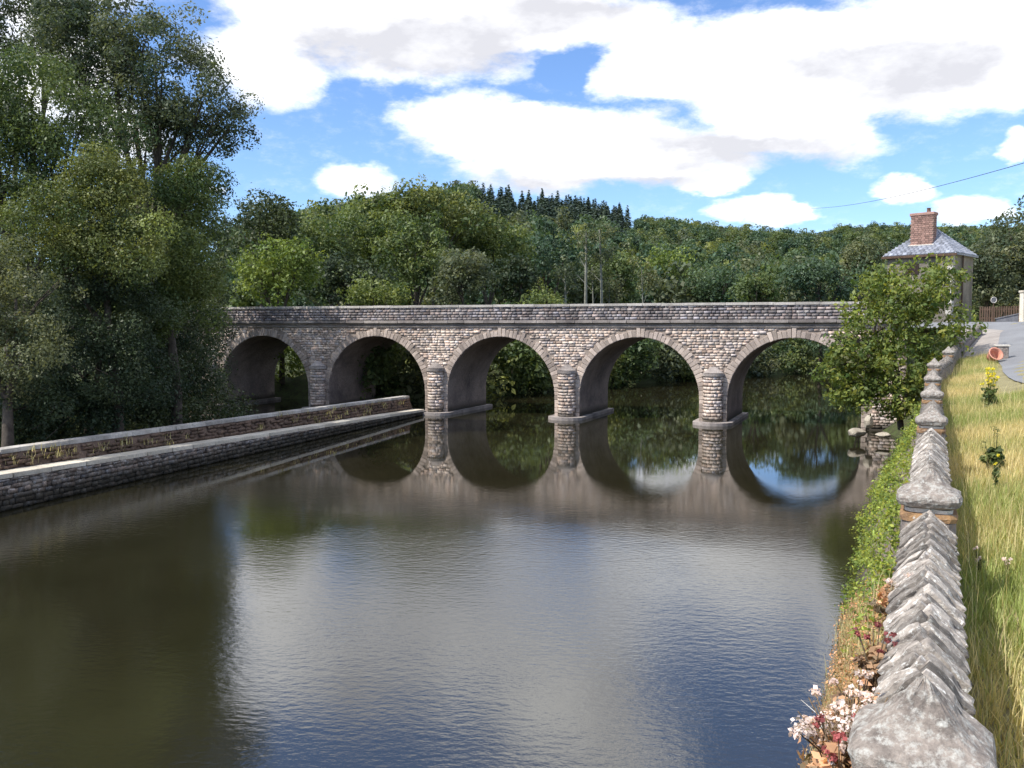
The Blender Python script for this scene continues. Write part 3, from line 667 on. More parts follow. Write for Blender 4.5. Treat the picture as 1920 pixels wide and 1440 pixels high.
# ------------------------------------------------------------------ plants on the bank, verge
def scatter_bank(n, y0, y1, k0, k1, seed, side=0):
    g = np.random.default_rng(seed); y = y0 + (y1 - y0) * g.random(n); k = k0 + (k1 - k0) * g.random(n)
    if side:   # the green growth gives way to dry weeds along a slanting line
        ok = side * (y - 7.2 - 9 * k - g.normal(size=n) * .8) > 0; y = y[ok]; k = k[ok]
    x = wall_x(y) - .24 - k * (bank_off(y) - .20); z = (foot_z(y) - .35) * (1 - k ** .75) - .35 * k; return np.stack([x, y, z], 1)
def leafy(name, P, n, size, m, rc=.12, seed=0, up=.4, **k):
    """leaf clumps on given roots, all one mesh"""
    g = np.random.default_rng(seed); ells = [(p[0], p[1], p[2], rc, rc, rc * 1.1) for p in P]
    return leaves_mesh(name, ells, n, size, M[m], rc=rc * .8, seed=seed, shell=.0, up=up, **k)
P = scatter_bank(620, 6.2, 31, 0.0, 1.0, 11, 1); P[:, 2] += .02 + .22 * np.random.default_rng(9).random(len(P)) ** 2
tag(link('bank_greenery', leafy('bank_greenery', P, 30000, .06, 'leaf_bank', rc=.16, seed=2, var=.42, yellow=.5)), 'bright green climbing weeds covering the quay wall foot', kind='stuff')
P = scatter_bank(160, 28, 39, 0.02, .9, 12); P[:, 2] += .08
tag(link('bank_weeds', leafy('bank_weeds', P, 9000, .11, 'leaf_willow', rc=.28, seed=4, var=.25, yellow=.4)), 'olive green weeds on the bank below the bushy shrub', kind='stuff')
P = scatter_bank(1500, 2.6, 15, 0.0, 1.0, 13, -1); P[:, 2] += .05 + .12 * np.random.default_rng(2).random(len(P))
tag(link('dry_weeds', leafy('dry_weeds', P, 60000, .036, 'dry', rc=.12, seed=5, var=.4, yellow=.4)), 'orange brown dried weeds on the river side of the quay wall', kind='stuff')
P2 = scatter_bank(900, 3.0, 14, 0.0, 1., 14, -1)
tag(link('bank_grass', tuft_mesh('bank_grass', P2, 16, .26, .004, M['grass'], 15, spread=.07)), 'thin dry grass stems among the dried weeds', kind='stuff')

def flower_plant(name, label, loc, petal, n_heads, R_, head, seed, leafm='dry', group=None, stem_h=.25, cat='plant', leaf_n=350, leaf_s=.04, head_n=26, psize=.013):
    g_ = random.Random(seed); o = empty(name, loc); tag(o, label, cat, group); st = []; hd = []
    for i in range(n_heads):
        a = g_.uniform(0, 6.28); rr = R_ * math.sqrt(g_.random()); tip = Vector((rr * math.cos(a), rr * math.sin(a), stem_h * g_.uniform(.7, 1.2)))
        st.append(([Vector((rr * .2 * math.cos(a), rr * .2 * math.sin(a), 0)), tip * .55 + Vector((0, 0, .03)), tip], [.004, .003, .002], 4)); hd.append((tip.x, tip.y, tip.z, head, head, head * .7))
    link('stem', tubes('stem', st, M['stem_g'] if leafm != 'dry' else M['stem_d']), o)
    link('foliage', leaves_mesh('foliage', [(0, 0, stem_h * .35, R_ * .8, R_ * .8, stem_h * .4)], leaf_n, leaf_s, M[leafm], rc=R_ * .3, seed=seed), o)
    link('blossom', leaves_mesh('blossom', hd, n_heads * head_n, psize, M[petal], rc=head * .7, seed=seed + 1, shell=0., var=.15, aspect=.9), o); return o
def on_land(px, py):
    Y = 2.0
    while Y < 60:
        p_ = W(px, py, Y)
        if p_.z <= float(land_z(np.array(p_.x), np.array(Y))): return p_
        Y += .05
    return p_
def bankpt(px, py, Y, dz=0): p_ = W(px, py, Y); return p_ + Vector((0, 0, dz))
VG = 'valerian plants on the quay wall'
flower_plant('valerian', 'pale pink and white flowering clump at the bottom edge beside the nearest pillar', bankpt(1592, 1400, 2.6, -.16), 'petal_w', 75, .16, .024, 1, group=VG)
flower_plant('valerian', 'deep red flowering clump at the bottom edge below the pale blossoms', bankpt(1575, 1450, 2.5, -.12), 'petal_r', 16, .08, .018, 2, group=VG)
flower_plant('valerian', 'small dark pink flowering clump on the wall side halfway along the near coping', bankpt(1640, 1245, 3.6, -.13), 'petal_r', 12, .09, .016, 3, group=VG)
flower_plant('valerian', 'sparse pale flowering clump on the wall side just before the second pillar', bankpt(1672, 1120, 4.6, -.14), 'petal_w', 7, .10, .02, 4, group=VG)
flower_plant('valerian', 'pale withered flowering clump left of the nearest chevron slabs', bankpt(1610, 1320, 3.2, -.14), 'petal_w', 8, .10, .014, 6, group=VG)
# bare dry twig over the water
a_ = bankpt(1575, 1385, 2.75); b2_ = bankpt(1502, 1312, 2.95)
tag(link('dry_twig', tubes('dry_twig', [([a_ + Vector((.05, 0, -.08)), a_, a_.lerp(b2_, .5) + Vector((0, 0, .008)), b2_], [.0022, .002, .0016, .0008], 5)], M['white'])), 'thin pale dry twig sticking out over the water beside the pale blossoms', 'twig')

# verge grass
def verge_pts(n, y0, y1, l0, l1, seed):
    g = np.random.default_rng(seed); y = y0 + (y1 - y0) * g.random(n) ** .8; l = l0 + (l1 - l0) * g.random(n); x = wall_x(y) + l / .9; return np.stack([x, y, land_z(x, y) - .01], 1)
def grass_tint(g, n, P):
    pat = np.sin(P[:, 0] * 1.7 + P[:, 1] * .9) + np.sin(P[:, 1] * .55 + 1.) + g.normal(size=n) * .9
    w = np.clip(.5 + .35 * pat, 0, 1)[:, None]; dry = np.array([1.15, 1.08, 1.1]); grn = np.array([.52, .70, .42])
    return (dry * w + grn * (1 - w)) * (1 + .2 * g.normal(size=(n, 1)))
gp = np.vstack([verge_pts(5200, 1.2, 9, .20, 2.2, 21), verge_pts(9000, 8, 20, .2, 2.2, 22), verge_pts(7000, 18, 32, .15, 1.35, 23), verge_pts(1500, -4, 1.5, .2, 2.4, 24)])
tag(link('verge_seed_stems', tuft_mesh('verge_seed_stems', gp[::10], 2, .40, .0024, M['grass'], 26, lambda g, n, P: np.array([1.1, 1.05, 1.05]) * (1 + .2 * g.normal(size=(n, 1))), spread=.12)), 'pale seed stems standing above the verge grass', kind='stuff')
gr = tag(link('verge_grass', tuft_mesh('verge_grass', gp, 9, .145, .0036, M['grass'], 25, grass_tint, spread=.09)), 'tall dry yellow green grass on the verge beside the quay wall', kind='stuff')
print('grass tris', len(gr.data.polygons))
flower_plant('ragwort', 'tall yellow flowering weed in the verge grass below the orange tub', on_land(1855, 770), 'petal_y', 26, .16, .035, 7, leafm='leaf_mid', stem_h=.75, leaf_n=500, leaf_s=.07, psize=.03, cat='flowering weed')
flower_plant('ragwort', 'small yellow flowering weed beside the foot of the second pillar', on_land(1866, 925), 'petal_y', 3, .04, .016, 8, leafm='leaf_mid', stem_h=.42, leaf_n=200, leaf_s=.05, cat='flowering weed')
for i, (px, py, Y, lb) in enumerate([(1838, 1040, 5.9, 'small white wildflower close to the wall shadow in the verge grass'), (1887, 1048, 5.9, 'small white wildflower farther from the wall in the verge grass')]):
    flower_plant('wildflower', lb, on_land(px, py + 40), 'petal_w', 5, .05, .014, 30 + i, leafm='leaf_mid', stem_h=.18, leaf_n=60, leaf_s=.03, cat='flower', group='white wildflowers in the verge')
flower_plant('leafy_weed', 'dark green leafy weed standing in the verge grass right of the third pillar', on_land(1864, 890), 'leaf_mid', 6, .12, .04, 40, leafm='leaf_mid', stem_h=.5, leaf_n=900, leaf_s=.07)

# ------------------------------------------------------------------ rocks
def rock(label, px, py, Y, sx, sy, sz, seed):
    bm = bmesh.new(); bmesh.ops.create_icosphere(bm, subdivisions=3, radius=1); g_ = random.Random(seed); f_ = [Vector([g_.uniform(-1, 1) for _ in range(3)]).normalized() for _ in range(9)]
    for v in bm.verts:
        for q_ in f_:
            d_ = v.co.dot(q_)
            if d_ > .72: v.co -= q_ * (d_ - .72)
        v.co = Vector((v.co.x * sx, v.co.y * sy, v.co.z * sz))
    me = bpy.data.meshes.new('rock'); bm.to_mesh(me); bm.free(); me.materials.append(M['rock'])
    tag(link('rock', me, None, W(px, py, Y)), label, 'rock', 'pale rocks at the water edge')
rock('low rounded pale rock in the water farthest from the bank', 1605, 812, 36.5, .42, .3, .22, 1)
rock('upright pale rock standing behind the rounded one', 1628, 792, 36.8, .22, .2, .32, 2)
rock('flat pale rock at the bank end of the group', 1655, 815, 36.3, .38, .3, .12, 3)

# ------------------------------------------------------------------ the big shrub by the bridge end
bl = [lobe(1700, 545, 33, 95, 55), lobe(1640, 610, 32.5, 70, 60), lobe(1745, 610, 32.5, 75, 70), lobe(1612, 690, 32, 68, 55), lobe(1680, 690, 32, 85, 70), lobe(1770, 512, 33.5, 42, 30), lobe(1598, 745, 31.5, 50, 26), lobe(1560, 690, 32, 34, 22), lobe(1575, 640, 32, 26, 20), lobe(1700, 750, 31.5, 70, 40), lobe(1650, 540, 33, 45, 28)]
tree('bushy_shrub', 'large leafy shrub leaning over the water in front of the right end of the bridge', 'shrub', W(1690, 790, 32.5), bl, 21000, .16, 'leaf_bush', seed=3, r0=.12, rc=.27, var=.28, yellow=.5, hang=.3)

# ------------------------------------------------------------------ left-hand trees
LT = [
 ('tall_tree', 'tall airy tree with grey green leaves and open branches, highest on the left bank', 'leaf_grey', W(290, 760, 38),
   [lobe(200, 60, 38, 95, 75), lobe(290, 110, 37.5, 110, 90), lobe(380, 190, 37, 75, 75), lobe(430, 240, 37, 38, 50), lobe(170, 150, 38, 95, 75), lobe(250, 225, 37.5, 90, 60), lobe(340, 230, 37.5, 70, 50), lobe(120, 60, 38.5, 80, 60)], 63800, 0.127, .55, .28),
 ('bank_tree', 'dark tree top at the upper left corner behind the tall airy tree', 'leaf_dark', W(20, 760, 42), [lobe(40, 60, 42, 95, 60), lobe(-60, 40, 42, 100, 80), lobe(110, 20, 43, 60, 50)], 26100, 0.139, .7, .25),
 ('bank_tree', 'light green domed tree at the left edge below the dark corner tree', 'leaf_mid', W(50, 800, 33), [lobe(60, 190, 33, 120, 85), lobe(0, 300, 32.5, 130, 110), lobe(130, 260, 33, 110, 90), lobe(-90, 250, 33, 110, 140)], 63800, 0.107, .6, .25),
 ('bank_tree', 'broad yellowish green tree below the tall airy tree on the left bank', 'leaf_light', W(220, 800, 31), [lobe(160, 390, 31, 110, 90), lobe(230, 460, 30.5, 110, 80), lobe(100, 450, 30.5, 110, 90), lobe(200, 330, 31.5, 70, 55)], 58000, 0.098, .55, .22),
 ('bank_tree', 'tall dark tree standing against the left end of the bridge and shading it', 'leaf_dark', W(300, 700, 48.5), [lobe(345, 350, 47.6, 60, 62), lobe(320, 430, 47.5, 95, 95), lobe(260, 310, 47.5, 90, 85), lobe(250, 520, 48, 120, 100), lobe(345, 520, 49, 80, 90), lobe(330, 620, 48, 85, 80), lobe(200, 430, 48, 110, 120)], 60900, 0.156, .75, .28),
 ('bank_tree', 'dark green tree filling the gap between the broad tree and the bridge', 'leaf_mid', W(330, 790, 35), [lobe(330, 400, 36, 75, 85), lobe(360, 500, 35, 75, 75), lobe(290, 560, 35, 100, 80), lobe(345, 340, 36, 50, 40)], 46400, 0.115, .6, .25),
 ('overhanging_tree', 'dark leafy tree at the left edge leaning over the canal wall', 'leaf_grey', W(10, 850, 26), [lobe(30, 560, 27, 110, 90), lobe(0, 660, 26, 100, 85), lobe(-90, 560, 27, 110, 140)], 43500, 0.090, .5, .22),
 ('overhanging_tree', 'deep green tree hanging low over the water in front of the first arch', 'leaf_dark', W(345, 760, 39.5), [lobe(345, 620, 39.5, 70, 70), lobe(310, 705, 38.5, 80, 60), lobe(385, 560, 41, 45, 50), lobe(402, 615, 46, 34, 45), lobe(392, 700, 45, 36, 55), lobe(375, 735, 44, 60, 32), lobe(300, 755, 38, 90, 30), lobe(180, 775, 33.5, 110, 32), lobe(20, 815, 27.5, 110, 34)], 31900, 0.115, .5, .2),
 ('overhanging_tree', 'shadowy tree low on the left bank behind the canal wall', 'leaf_dark', W(170, 800, 31), [lobe(190, 600, 31, 120, 85), lobe(160, 700, 30, 150, 80), lobe(60, 740, 28.5, 120, 60), lobe(270, 720, 33, 80, 55)], 52200, 0.098, .5, .2),
 ('overhanging_tree', 'dark low branches hanging down to the back of the canal wall', 'leaf_dark', W(290, 770, 36), [lobe(340, 715, 40, 75, 50), lobe(240, 745, 34, 90, 50), lobe(120, 765, 30, 110, 50), lobe(20, 770, 27, 90, 55), lobe(290, 640, 37, 90, 60)], 43500, 0.107, .5, .2),
 ('overhanging_tree', 'shaded trees foliage mass rising behind the shadowy low tree', 'leaf_dark', W(110, 760, 36), [lobe(90, 560, 36, 140, 100), lobe(220, 540, 36, 120, 90), lobe(-30, 470, 37, 130, 120)], 37700, 0.139, .7, .25)]
for i, (nm, lb, mt, base_, ls, n, sz, rc_, r0_) in enumerate(LT):
    base_ = Vector((base_.x, base_.y, .4)); tree(nm, lb, 'tree', base_, ls, n, sz, mt, group='trees on the left bank', seed=50 + i, r0=r0_, rc=rc_)
# undergrowth along the race bank
pts = [(-20 - random.random() * 4 + 2, random.uniform(26, 46), random.uniform(.3, 1.8)) for _ in range(120)]
for _ in range(170):
    p_ = A0 + dW * random.uniform(-3, 17) + nW * random.uniform(3.6, 6.5); pts.append((p_.x, p_.y, random.uniform(.1, 1.5)))
tag(link('race_undergrowth', leaves_mesh('race_undergrowth', [(x, y, z, .8, .8, .7) for x, y, z in pts], 60000, .13, M['leaf_dark'], rc=.5, seed=77, shell=.2)), 'dark undergrowth along the shaded bank behind the canal wall', kind='stuff')

# ------------------------------------------------------------------ trees beyond the bridge
BT = [
 ('dark_tree', 'dark round-topped tree left of the cloud gap, behind the left end of the bridge', 'leaf_dark', 480, 445, 74, 95, 100, 9000, .30),
 ('green_tree', 'bright green bushy tree directly behind the left end of the bridge parapet', 'leaf_bright', 525, 505, 60, 92, 82, 9000, .24),
 ('willow_tree', 'low yellowish willow just above the parapet, left of centre', 'leaf_willow', 700, 550, 62, 75, 42, 6000, .22),
 ('green_tree', 'tall spreading tree with lit crown, left shoulder of the big clump', 'leaf_mid', 690, 420, 84, 100, 78, 9000, .33),
 ('green_tree', 'highest tree of the big clump behind the bridge, light green crown', 'leaf_light', 815, 400, 86, 115, 78, 11000, .33),
 ('green_tree', 'medium green tree on the left flank of the big clump', 'leaf_mid', 625, 460, 78, 75, 80, 8000, .30),
 ('green_tree', 'shadowed tree in the middle of the big clump behind the willow', 'leaf_dark', 650, 520, 72, 80, 55, 8000, .28),
 ('green_tree', 'round green tree at the centre of the big clump', 'leaf_mid', 780, 470, 76, 90, 75, 9000, .30),
 ('grey_tree', 'grey green feathery tree above the third arch', 'leaf_grey', 865, 525, 68, 75, 58, 8000, .26),
 ('green_tree', 'sloping right flank tree of the big clump', 'leaf_mid', 925, 455, 90, 85, 80, 9000, .34),
 ('dark_tree', 'dark tree between the grey feathery tree and the pale trunks', 'leaf_dark', 960, 525, 80, 60, 52, 7000, .28),
 ('green_tree', 'light shrub peeping over the parapet left of the pale trunks', 'leaf_willow', 1025, 560, 66, 26, 18, 1500, .2),
 ('green_tree', 'soft green tree behind the first pale trunk', 'leaf_far', 1030, 490, 105, 70, 60, 6000, .36),
 ('green_tree', 'rounded tree behind the pale trunks', 'leaf_mid', 1150, 520, 105, 70, 50, 6000, .36),
 ('yellow_tree', 'yellow green tree right of the pale trunks', 'leaf_bright', 1255, 500, 120, 42, 45, 4000, .36),
 ('green_tree', 'low tree line clump right of the yellow green tree', 'leaf_far', 1330, 535, 110, 80, 40, 6000, .36),
 ('green_tree', 'low dark green tree above the fourth pier', 'leaf_mid', 1430, 545, 95, 55, 32, 5000, .33),
 ('green_tree', 'broad sunlit tree above the fifth arch', 'leaf_far', 1540, 530, 92, 90, 52, 7000, .33),
 ('green_tree', 'grey green tree left of the house', 'leaf_grey', 1620, 500, 98, 60, 50, 6000, .33),
 ('green_tree', 'low tree on the far bank seen through the first wide arch', 'leaf_mid', 1000, 600, 76, 80, 45, 6000, .3)]
for i, (nm, lb, mt, px, py, Y, rx, ry, n, sz) in enumerate(BT):
    g_ = random.Random(i + 200); ls = [lobe(px, py, Y, rx * .72, ry * .78)]
    for k in range(4): a = g_.uniform(0, 6.28); ls.append(lobe(px + math.cos(a) * rx * .5, py - math.sin(a) * ry * .42, Y + g_.uniform(-1.5, 1.5), rx * g_.uniform(.38, .52), ry * g_.uniform(.4, .52)))
    c = W(px, py, Y); gz = 1.2; ls.append((c.x, c.y, gz + 2.2, rx * Y / F * .8, rx * Y / F * .7, 2.2))
    tree(nm, lb, 'tree' if 'shrub' not in lb else 'shrub', (c.x, c.y, gz), ls, int(n * 1.25), sz, mt, group='trees beyond the bridge', seed=300 + i, r0=.22, rc=max(.55, Y / 100.))
# bank foliage seen through the arches: overhanging bushes along the far bank
fb = [(-9, 56), (-6, 57), (-3, 59.5), (0.5, 63), (3, 66.5), (6, 70), (9, 73), (12, 76), (15.5, 79), (19, 82.5), (24, 86.5), (29, 91), (35, 95.5), (42, 100), (50, 104)]
fm = [leaves_mesh('foliage', [(0, 0, 1.6, 2.3, 2.0, 1.7), (1.2, -.6, .8, 1.4, 1.4, .9), (-1.3, -.4, 2.4, 1.3, 1.3, 1.0)], 5200, .26, M[k_], rc=.5, seed=400 + i) for i, k_ in enumerate(('leaf_mid', 'leaf_grey', 'leaf_light'))]
fs = tubes('stem', branches((0, 0, -.4), [(0, 0, 1.6, 2.0, 2.0, 1.4)], .10, 5), M['bark'])
fbn = ['behind the second arch', 'behind the pier left of the third arch', 'in the left of the third arch', 'in the middle of the third arch', 'in the right of the third arch', 'behind the third pier', 'in the left of the fourth arch', 'in the middle of the fourth arch', 'in the right of the fourth arch', 'behind the fourth pier', 'in the left of the fifth arch', 'in the middle of the fifth arch', 'in the right of the fifth arch', 'behind the shrub leaves right of the fifth arch', 'far upriver past the fifth arch']
for i, (x, y) in enumerate(fb):
    o = empty('bank_bush', (x - .2, y + .4, -.1), random.uniform(0, 6)); s_ = random.uniform(1.15, 1.5); o.scale = (s_, s_, s_)
    tag(o, 'green bush on the far bank seen ' + fbn[i], 'bush', 'bushes along the far bank'); link('foliage', fm[i % 3], o); link('stem', fs, o)
# slim pale-trunked trees
for i, (px, top, Y, w_, lb) in enumerate([(1060, 505, 92, .16, 'shortest slim pale trunk, leftmost of the row above the parapet'), (1097, 435, 95, .22, 'tallest thick pale trunk in the row above the parapet'), (1112, 500, 98, .12, 'thin pale trunk between the two tall ones'), (1127, 430, 96, .18, 'tall pale trunk right of the thickest one'), (1143, 530, 99, .1, 'short faint pale trunk at the right of the close row'), (1205, 500, 94, .10, 'thin lone pale trunk set apart to the right')]):
    b0 = W(px, 590, Y); t0 = W(px + random.uniform(-3, 3), top, Y); h = t0.z - 1.2
    o = empty('pale_trunk_tree', (b0.x, b0.y, 1.2)); tag(o, lb, 'tree', 'slim pale-trunked trees behind the bridge')
    link('trunk', tubes('trunk', [([(0, 0, -.3), (.05, 0, h * .5), (t0.x - b0.x, 0, h)], [w_, w_ * .8, w_ * .4], 7)] + [([(0.02, 0, h * f_), (random.uniform(-1.2, 1.2), random.uniform(-.5, .5), h * f_ + 1.1)], [w_ * .35, .02], 4) for f_ in (.6, .72, .85)], M['palebark']), o)
    link('crown', leaves_mesh('crown', [(0, 0, h * .97, 1.5, 1.3, 1.3), (.6, .2, h * .82, 1.2, 1.1, .8)], 1000, .26, M['leaf_grey'], rc=.5, seed=500 + i), o)

# ------------------------------------------------------------------ the wooded hill
def round_tree(seed, m, n=900):
    g_ = random.Random(seed); ls = [(0, 0, 5.6, 3.0, 3.0, 3.2)]
    for k in range(5): a = g_.uniform(0, 6.28); ls.append((math.cos(a) * 1.7, math.sin(a) * 1.7, 5 + g_.uniform(-1.2, 2.4), 1.8, 1.8, 1.6))
    return leaves_mesh('crown', ls, n, .62, M[m], rc=.95, seed=seed, var=.2, aspect=.8)
def conifer_mesh(seed, n=900):
    g_ = np.random.default_rng(seed); k = np.sqrt(g_.random(n)); z = 11.5 * (1 - k) + .8; r = 2.7 * k * (.65 + .45 * g_.random(n)) * (1 + .25 * np.sin(z * 5)); a = g_.random(n) * 6.283
    P = np.stack([r * np.cos(a), r * np.sin(a), z], 1); out = np.stack([np.cos(a), np.sin(a), np.full(n, -.35)], 1); side = np.stack([-np.sin(a), np.cos(a), np.zeros(n)], 1); s = (.45 + .35 * g_.random(n))[:, None]
    V = np.empty((n, 4, 3)); V[:, 0] = P - out * s * .7; V[:, 1] = P + side * s * .5; V[:, 2] = P + out * s * .8; V[:, 3] = P - side * s * .5
    return mesh_np('crown', V.reshape(-1, 3), np.arange(n * 4).reshape(-1, 4), M['conifer'], np.repeat(np.clip(1 + .25 * g_.normal(size=(n, 1)), .4, 1.7) * np.ones((n, 3)), 4, axis=0))
hm_ = [round_tree(600 + i, k_, 1500) for i, k_ in enumerate(('leaf_far', 'leaf_mid', 'leaf_far', 'leaf_grey', 'leaf_far', 'leaf_light'))]
ht = tubes('trunk', [([(0, 0, -1), (.1, 0, 2.5), (0, 0, 5)], [.3, .24, .12], 6)], M['bark']); cmn = [conifer_mesh(700 + i) for i in range(3)]
g = np.random.default_rng(31); pts = []
for _ in range(90000):
    p = g.uniform(430, 2150); yv = 108 + 480 * g.random() ** 1.3; D = np.interp(p, SKY_P, SKY_D)
    if yv > D + 6: continue
    x = (p - 960) / F * yv; cell = 4.7 + yv * .003
    pts.append((x, yv, cell, p, D))
kept = []; gridd = {}
for (x, yv, cell, p, D) in pts:
    kx, ky = int(x // 9), int(yv // 9); ok = True
    for i in (-1, 0, 1):
        for j in (-1, 0, 1):
            for (a, b_) in gridd.get((kx + i, ky + j), ()):
                if (a - x) ** 2 + (b_ - yv) ** 2 < cell ** 2: ok = False; break
            if not ok: break
        if not ok: break
    if ok: gridd.setdefault((kx, ky), []).append((x, yv)); kept.append((x, yv, p, D))
XY = np.array([(k[0], k[1]) for k in kept]); Zh = hill_z(XY[:, 0], XY[:, 1]); sdv = river_sd(XY[:, 0], XY[:, 1]); keep = (sdv > 4) | (XY[:, 1] > 125)
keep &= ~((XY[:, 0] > 30) & (XY[:, 1] < 112) & (XY[:, 0] < 40))
items = sorted([(k, z_) for k, z_, q_ in zip(kept, Zh, keep) if q_], key=lambda t_: t_[0][1])
print('hill trees', len(items))
ind = 0; rest = []; con = 0
for (x, yv, p, D), z_ in items:
    if 890 < p < 1195 and yv > D - 125: rest.append(None); 
    elif ind < 290 and 560 < p < 1960:
        o = empty('hillside_tree', (x, yv, z_ - .5), g.random() * 6.28); s_ = g.uniform(.62, 1.05); o.scale = (s_, s_, s_ * g.uniform(.95, 1.25))
        tag(o, 'rounded leafy tree among the forest covering the hillside behind the bridge', 'tree', 'leafy trees on the hillside'); link('crown', hm_[int(g.integers(6))], o)
        link('trunk', ht, o); ind += 1
    else: rest.append((x, yv, z_ - .3, g.uniform(.62, 1.05)))
rest = [r_ for r_ in rest if r_]
# conifers on the crest
for i in range(290):
    p = g.uniform(900, 1176) if i < 272 else g.uniform(1195, 1330); D = float(np.interp(p, SKY_P, SKY_D)); yv = D - (g.random() * 118 if i < 272 else g.random() * 6); x = (p - 960) / F * yv
    z_ = float(hill_z(np.array([x]), np.array([yv]))[0]); o = empty('conifer', (x, yv, z_ - 4.5), g.random() * 6.28); s_ = g.uniform(.8, 1.15) * (1 if i < 272 else .8); o.scale = (s_, s_, s_)
    tag(o, 'dark pointed conifer on the crest of the wooded hill' if i < 272 else 'dark pointed conifer standing alone on the lower right shoulder of the hill', 'conifer', 'conifers on the hill crest' if i < 272 else 'lone conifers on the hill shoulder')
    link('crown', cmn[i % 3], o); link('trunk', ht, o)
# the rest of the forest reads as one mass: geometry-node instances
src = bpy.data.collections.new('forest_source')
for i, me in enumerate(hm_): src.objects.link(bpy.data.objects.new('crown_source', me))
fo = bpy.data.meshes.new('hillside_forest'); fo.from_pydata([(a, b_, c) for a, b_, c, d in rest], [], []); at = fo.attributes.new('sz', 'FLOAT', 'POINT'); at.data.foreach_set('value', [r_[3] for r_ in rest])
fobj = tag(link('hillside_forest', fo), 'dense green forest covering the far hillside', kind='stuff')
ng = bpy.data.node_groups.new('forest', 'GeometryNodeTree'); ng.interface.new_socket('Geometry', in_out='INPUT', socket_type='NodeSocketGeometry'); ng.interface.new_socket('Geometry', in_out='OUTPUT', socket_type='NodeSocketGeometry')
gi = ng.nodes.new('NodeGroupInput'); go = ng.nodes.new('NodeGroupOutput'); ip = ng.nodes.new('GeometryNodeInstanceOnPoints'); ci = ng.nodes.new('GeometryNodeCollectionInfo'); ci.inputs[0].default_value = src; ci.inputs['Separate Children'].default_value = True; ci.inputs['Reset Children'].default_value = True
na = ng.nodes.new('GeometryNodeInputNamedAttribute'); na.data_type = 'FLOAT'; na.inputs[0].default_value = 'sz'; rv = ng.nodes.new('FunctionNodeRandomValue'); rv.data_type = 'FLOAT_VECTOR'; rv.inputs[0].default_value = (0, 0, 0); rv.inputs[1].default_value = (0, 0, 6.28)
ng.links.new(gi.outputs[0], ip.inputs['Points']); ng.links.new(ci.outputs[0], ip.inputs['Instance']); ip.inputs['Pick Instance'].default_value = True
ng.links.new(rv.outputs[0], ip.inputs['Rotation']); ng.links.new(na.outputs['Attribute'], ip.inputs['Scale']); ng.links.new(ip.outputs[0], go.inputs[0])
md = fobj.modifiers.new('forest', 'NODES'); md.node_group = ng

# ------------------------------------------------------------------ the house, fence and small things on the right
hc = W(1786, 520, 55); hz = 4.3; ang = R(-44); house = empty('stone_house', (hc.x, hc.y, hz), ang)
tag(house, 'small stone house with hipped slate roof and brick chimney behind the shrub', 'house')
# local: origin at near corner; x from the corner back along the front wall is negative, y goes away
hw = 4.0; hd = 3.9; he = (H + (612 - 476) / F * 56) - hz
bm = bmesh.new(); bmesh.ops.create_cube(bm, size=1)
for v in bm.verts: v.co = Vector(((v.co.x - .5) * hw, (v.co.y + .5) * hd, (v.co.z + .5) * (he)))
me = bpy.data.meshes.new('wall'); bm.to_mesh(me); bm.free(); me.materials.append(M['render']); hwall = link('wall', me, house)
qm = block_mesh('quoin_stone', M['pale'], bev=.03, jit=.02)
z = .2; k = 0
while z < he - .3:
    part('quoin_stone', qm, hwall, (-.16 if k % 2 else -.24, .16 if not k % 2 else .11, z + .17), (.36 if k % 2 else .52, .36 if k % 2 else .26, .32)); z += .34; k += 1
ev = .24; rh = 1.75
rc_ = [(-hw - ev, -ev, he - .05), (ev, -ev, he - .05), (ev, hd + ev, he - .05), (-hw - ev, hd + ev, he - .05), (-hw * .56, hd * .5, he + rh), (-hw * .44, hd * .5, he + rh)]
rc_ += [(x_, y_, z_ - .10) for x_, y_, z_ in rc_[:4]]
roof = link('roof', mesh_py('roof', rc_, [[0, 1, 5, 4], [1, 2, 5], [2, 3, 4, 5], [3, 0, 4], [0, 6, 7, 1], [1, 7, 8, 2], [2, 8, 9, 3], [3, 9, 6, 0], [6, 9, 8, 7]], M['slate']), house)
# slates in courses on the two slopes that show
slm = block_mesh('slate', M['slate'], bev=.02, jit=.01)
def slates(A_, B_, C_, D_, rows):
    A_, B_, C_, D_ = map(Vector, (A_, B_, C_, D_)); nrm = (B_ - A_).cross(D_ - A_).normalized(); bx_ = Boxes(); sl_ = (D_ - A_)
    for r_ in range(rows):
        f0 = (r_ + .5) / rows; l_ = A_.lerp(D_, f0); rr = B_.lerp(C_, f0); ln = (rr - l_).length; xax = (rr - l_).normalized(); yax = nrm.cross(xax); n_ = max(1, int(ln / .28)); off = .5 * (r_ % 2)
        for j in range(n_):
            c_ = l_ + xax * (ln * (j + .5) / n_) + nrm * .02; tl = random.gauss(1, .15)
            Mx = [list(xax), list((yax + nrm * .06).normalized()), list(nrm)]; bx_.add(c_, Mx, (ln / n_ / 2 - .006, .5 * ((D_ - A_).dot(yax)) / rows + .02, .008), .004, (tl, tl, tl))
    return bx_
M['slate2'] = stone('slate_course', (.32, .34, .39), (.22, .235, .27), .8, tint=True, fine=8, rough=.5)
for nm, pts_ in (('front', (rc_[0], rc_[1], rc_[5], rc_[4])), ('side', (rc_[1], rc_[2], rc_[5], rc_[5]))):
    so = link('slate_course', slates(*pts_, 13).mesh('slate_course', M['slate2']), roof); so['kind'] = 'stuff'
link('eave_board', block_mesh('eave_board', M['wood'], ((hw + .6) / 2, .03, .08), .01, 0), roof).location = (-hw / 2, -ev - .04, he - .17)
cx, cy = -hw * .53, .85; cw, cdp = 1.36, .6; cz0 = he + .35; cz1 = H + (612 - 402) / F * 56.5 - hz
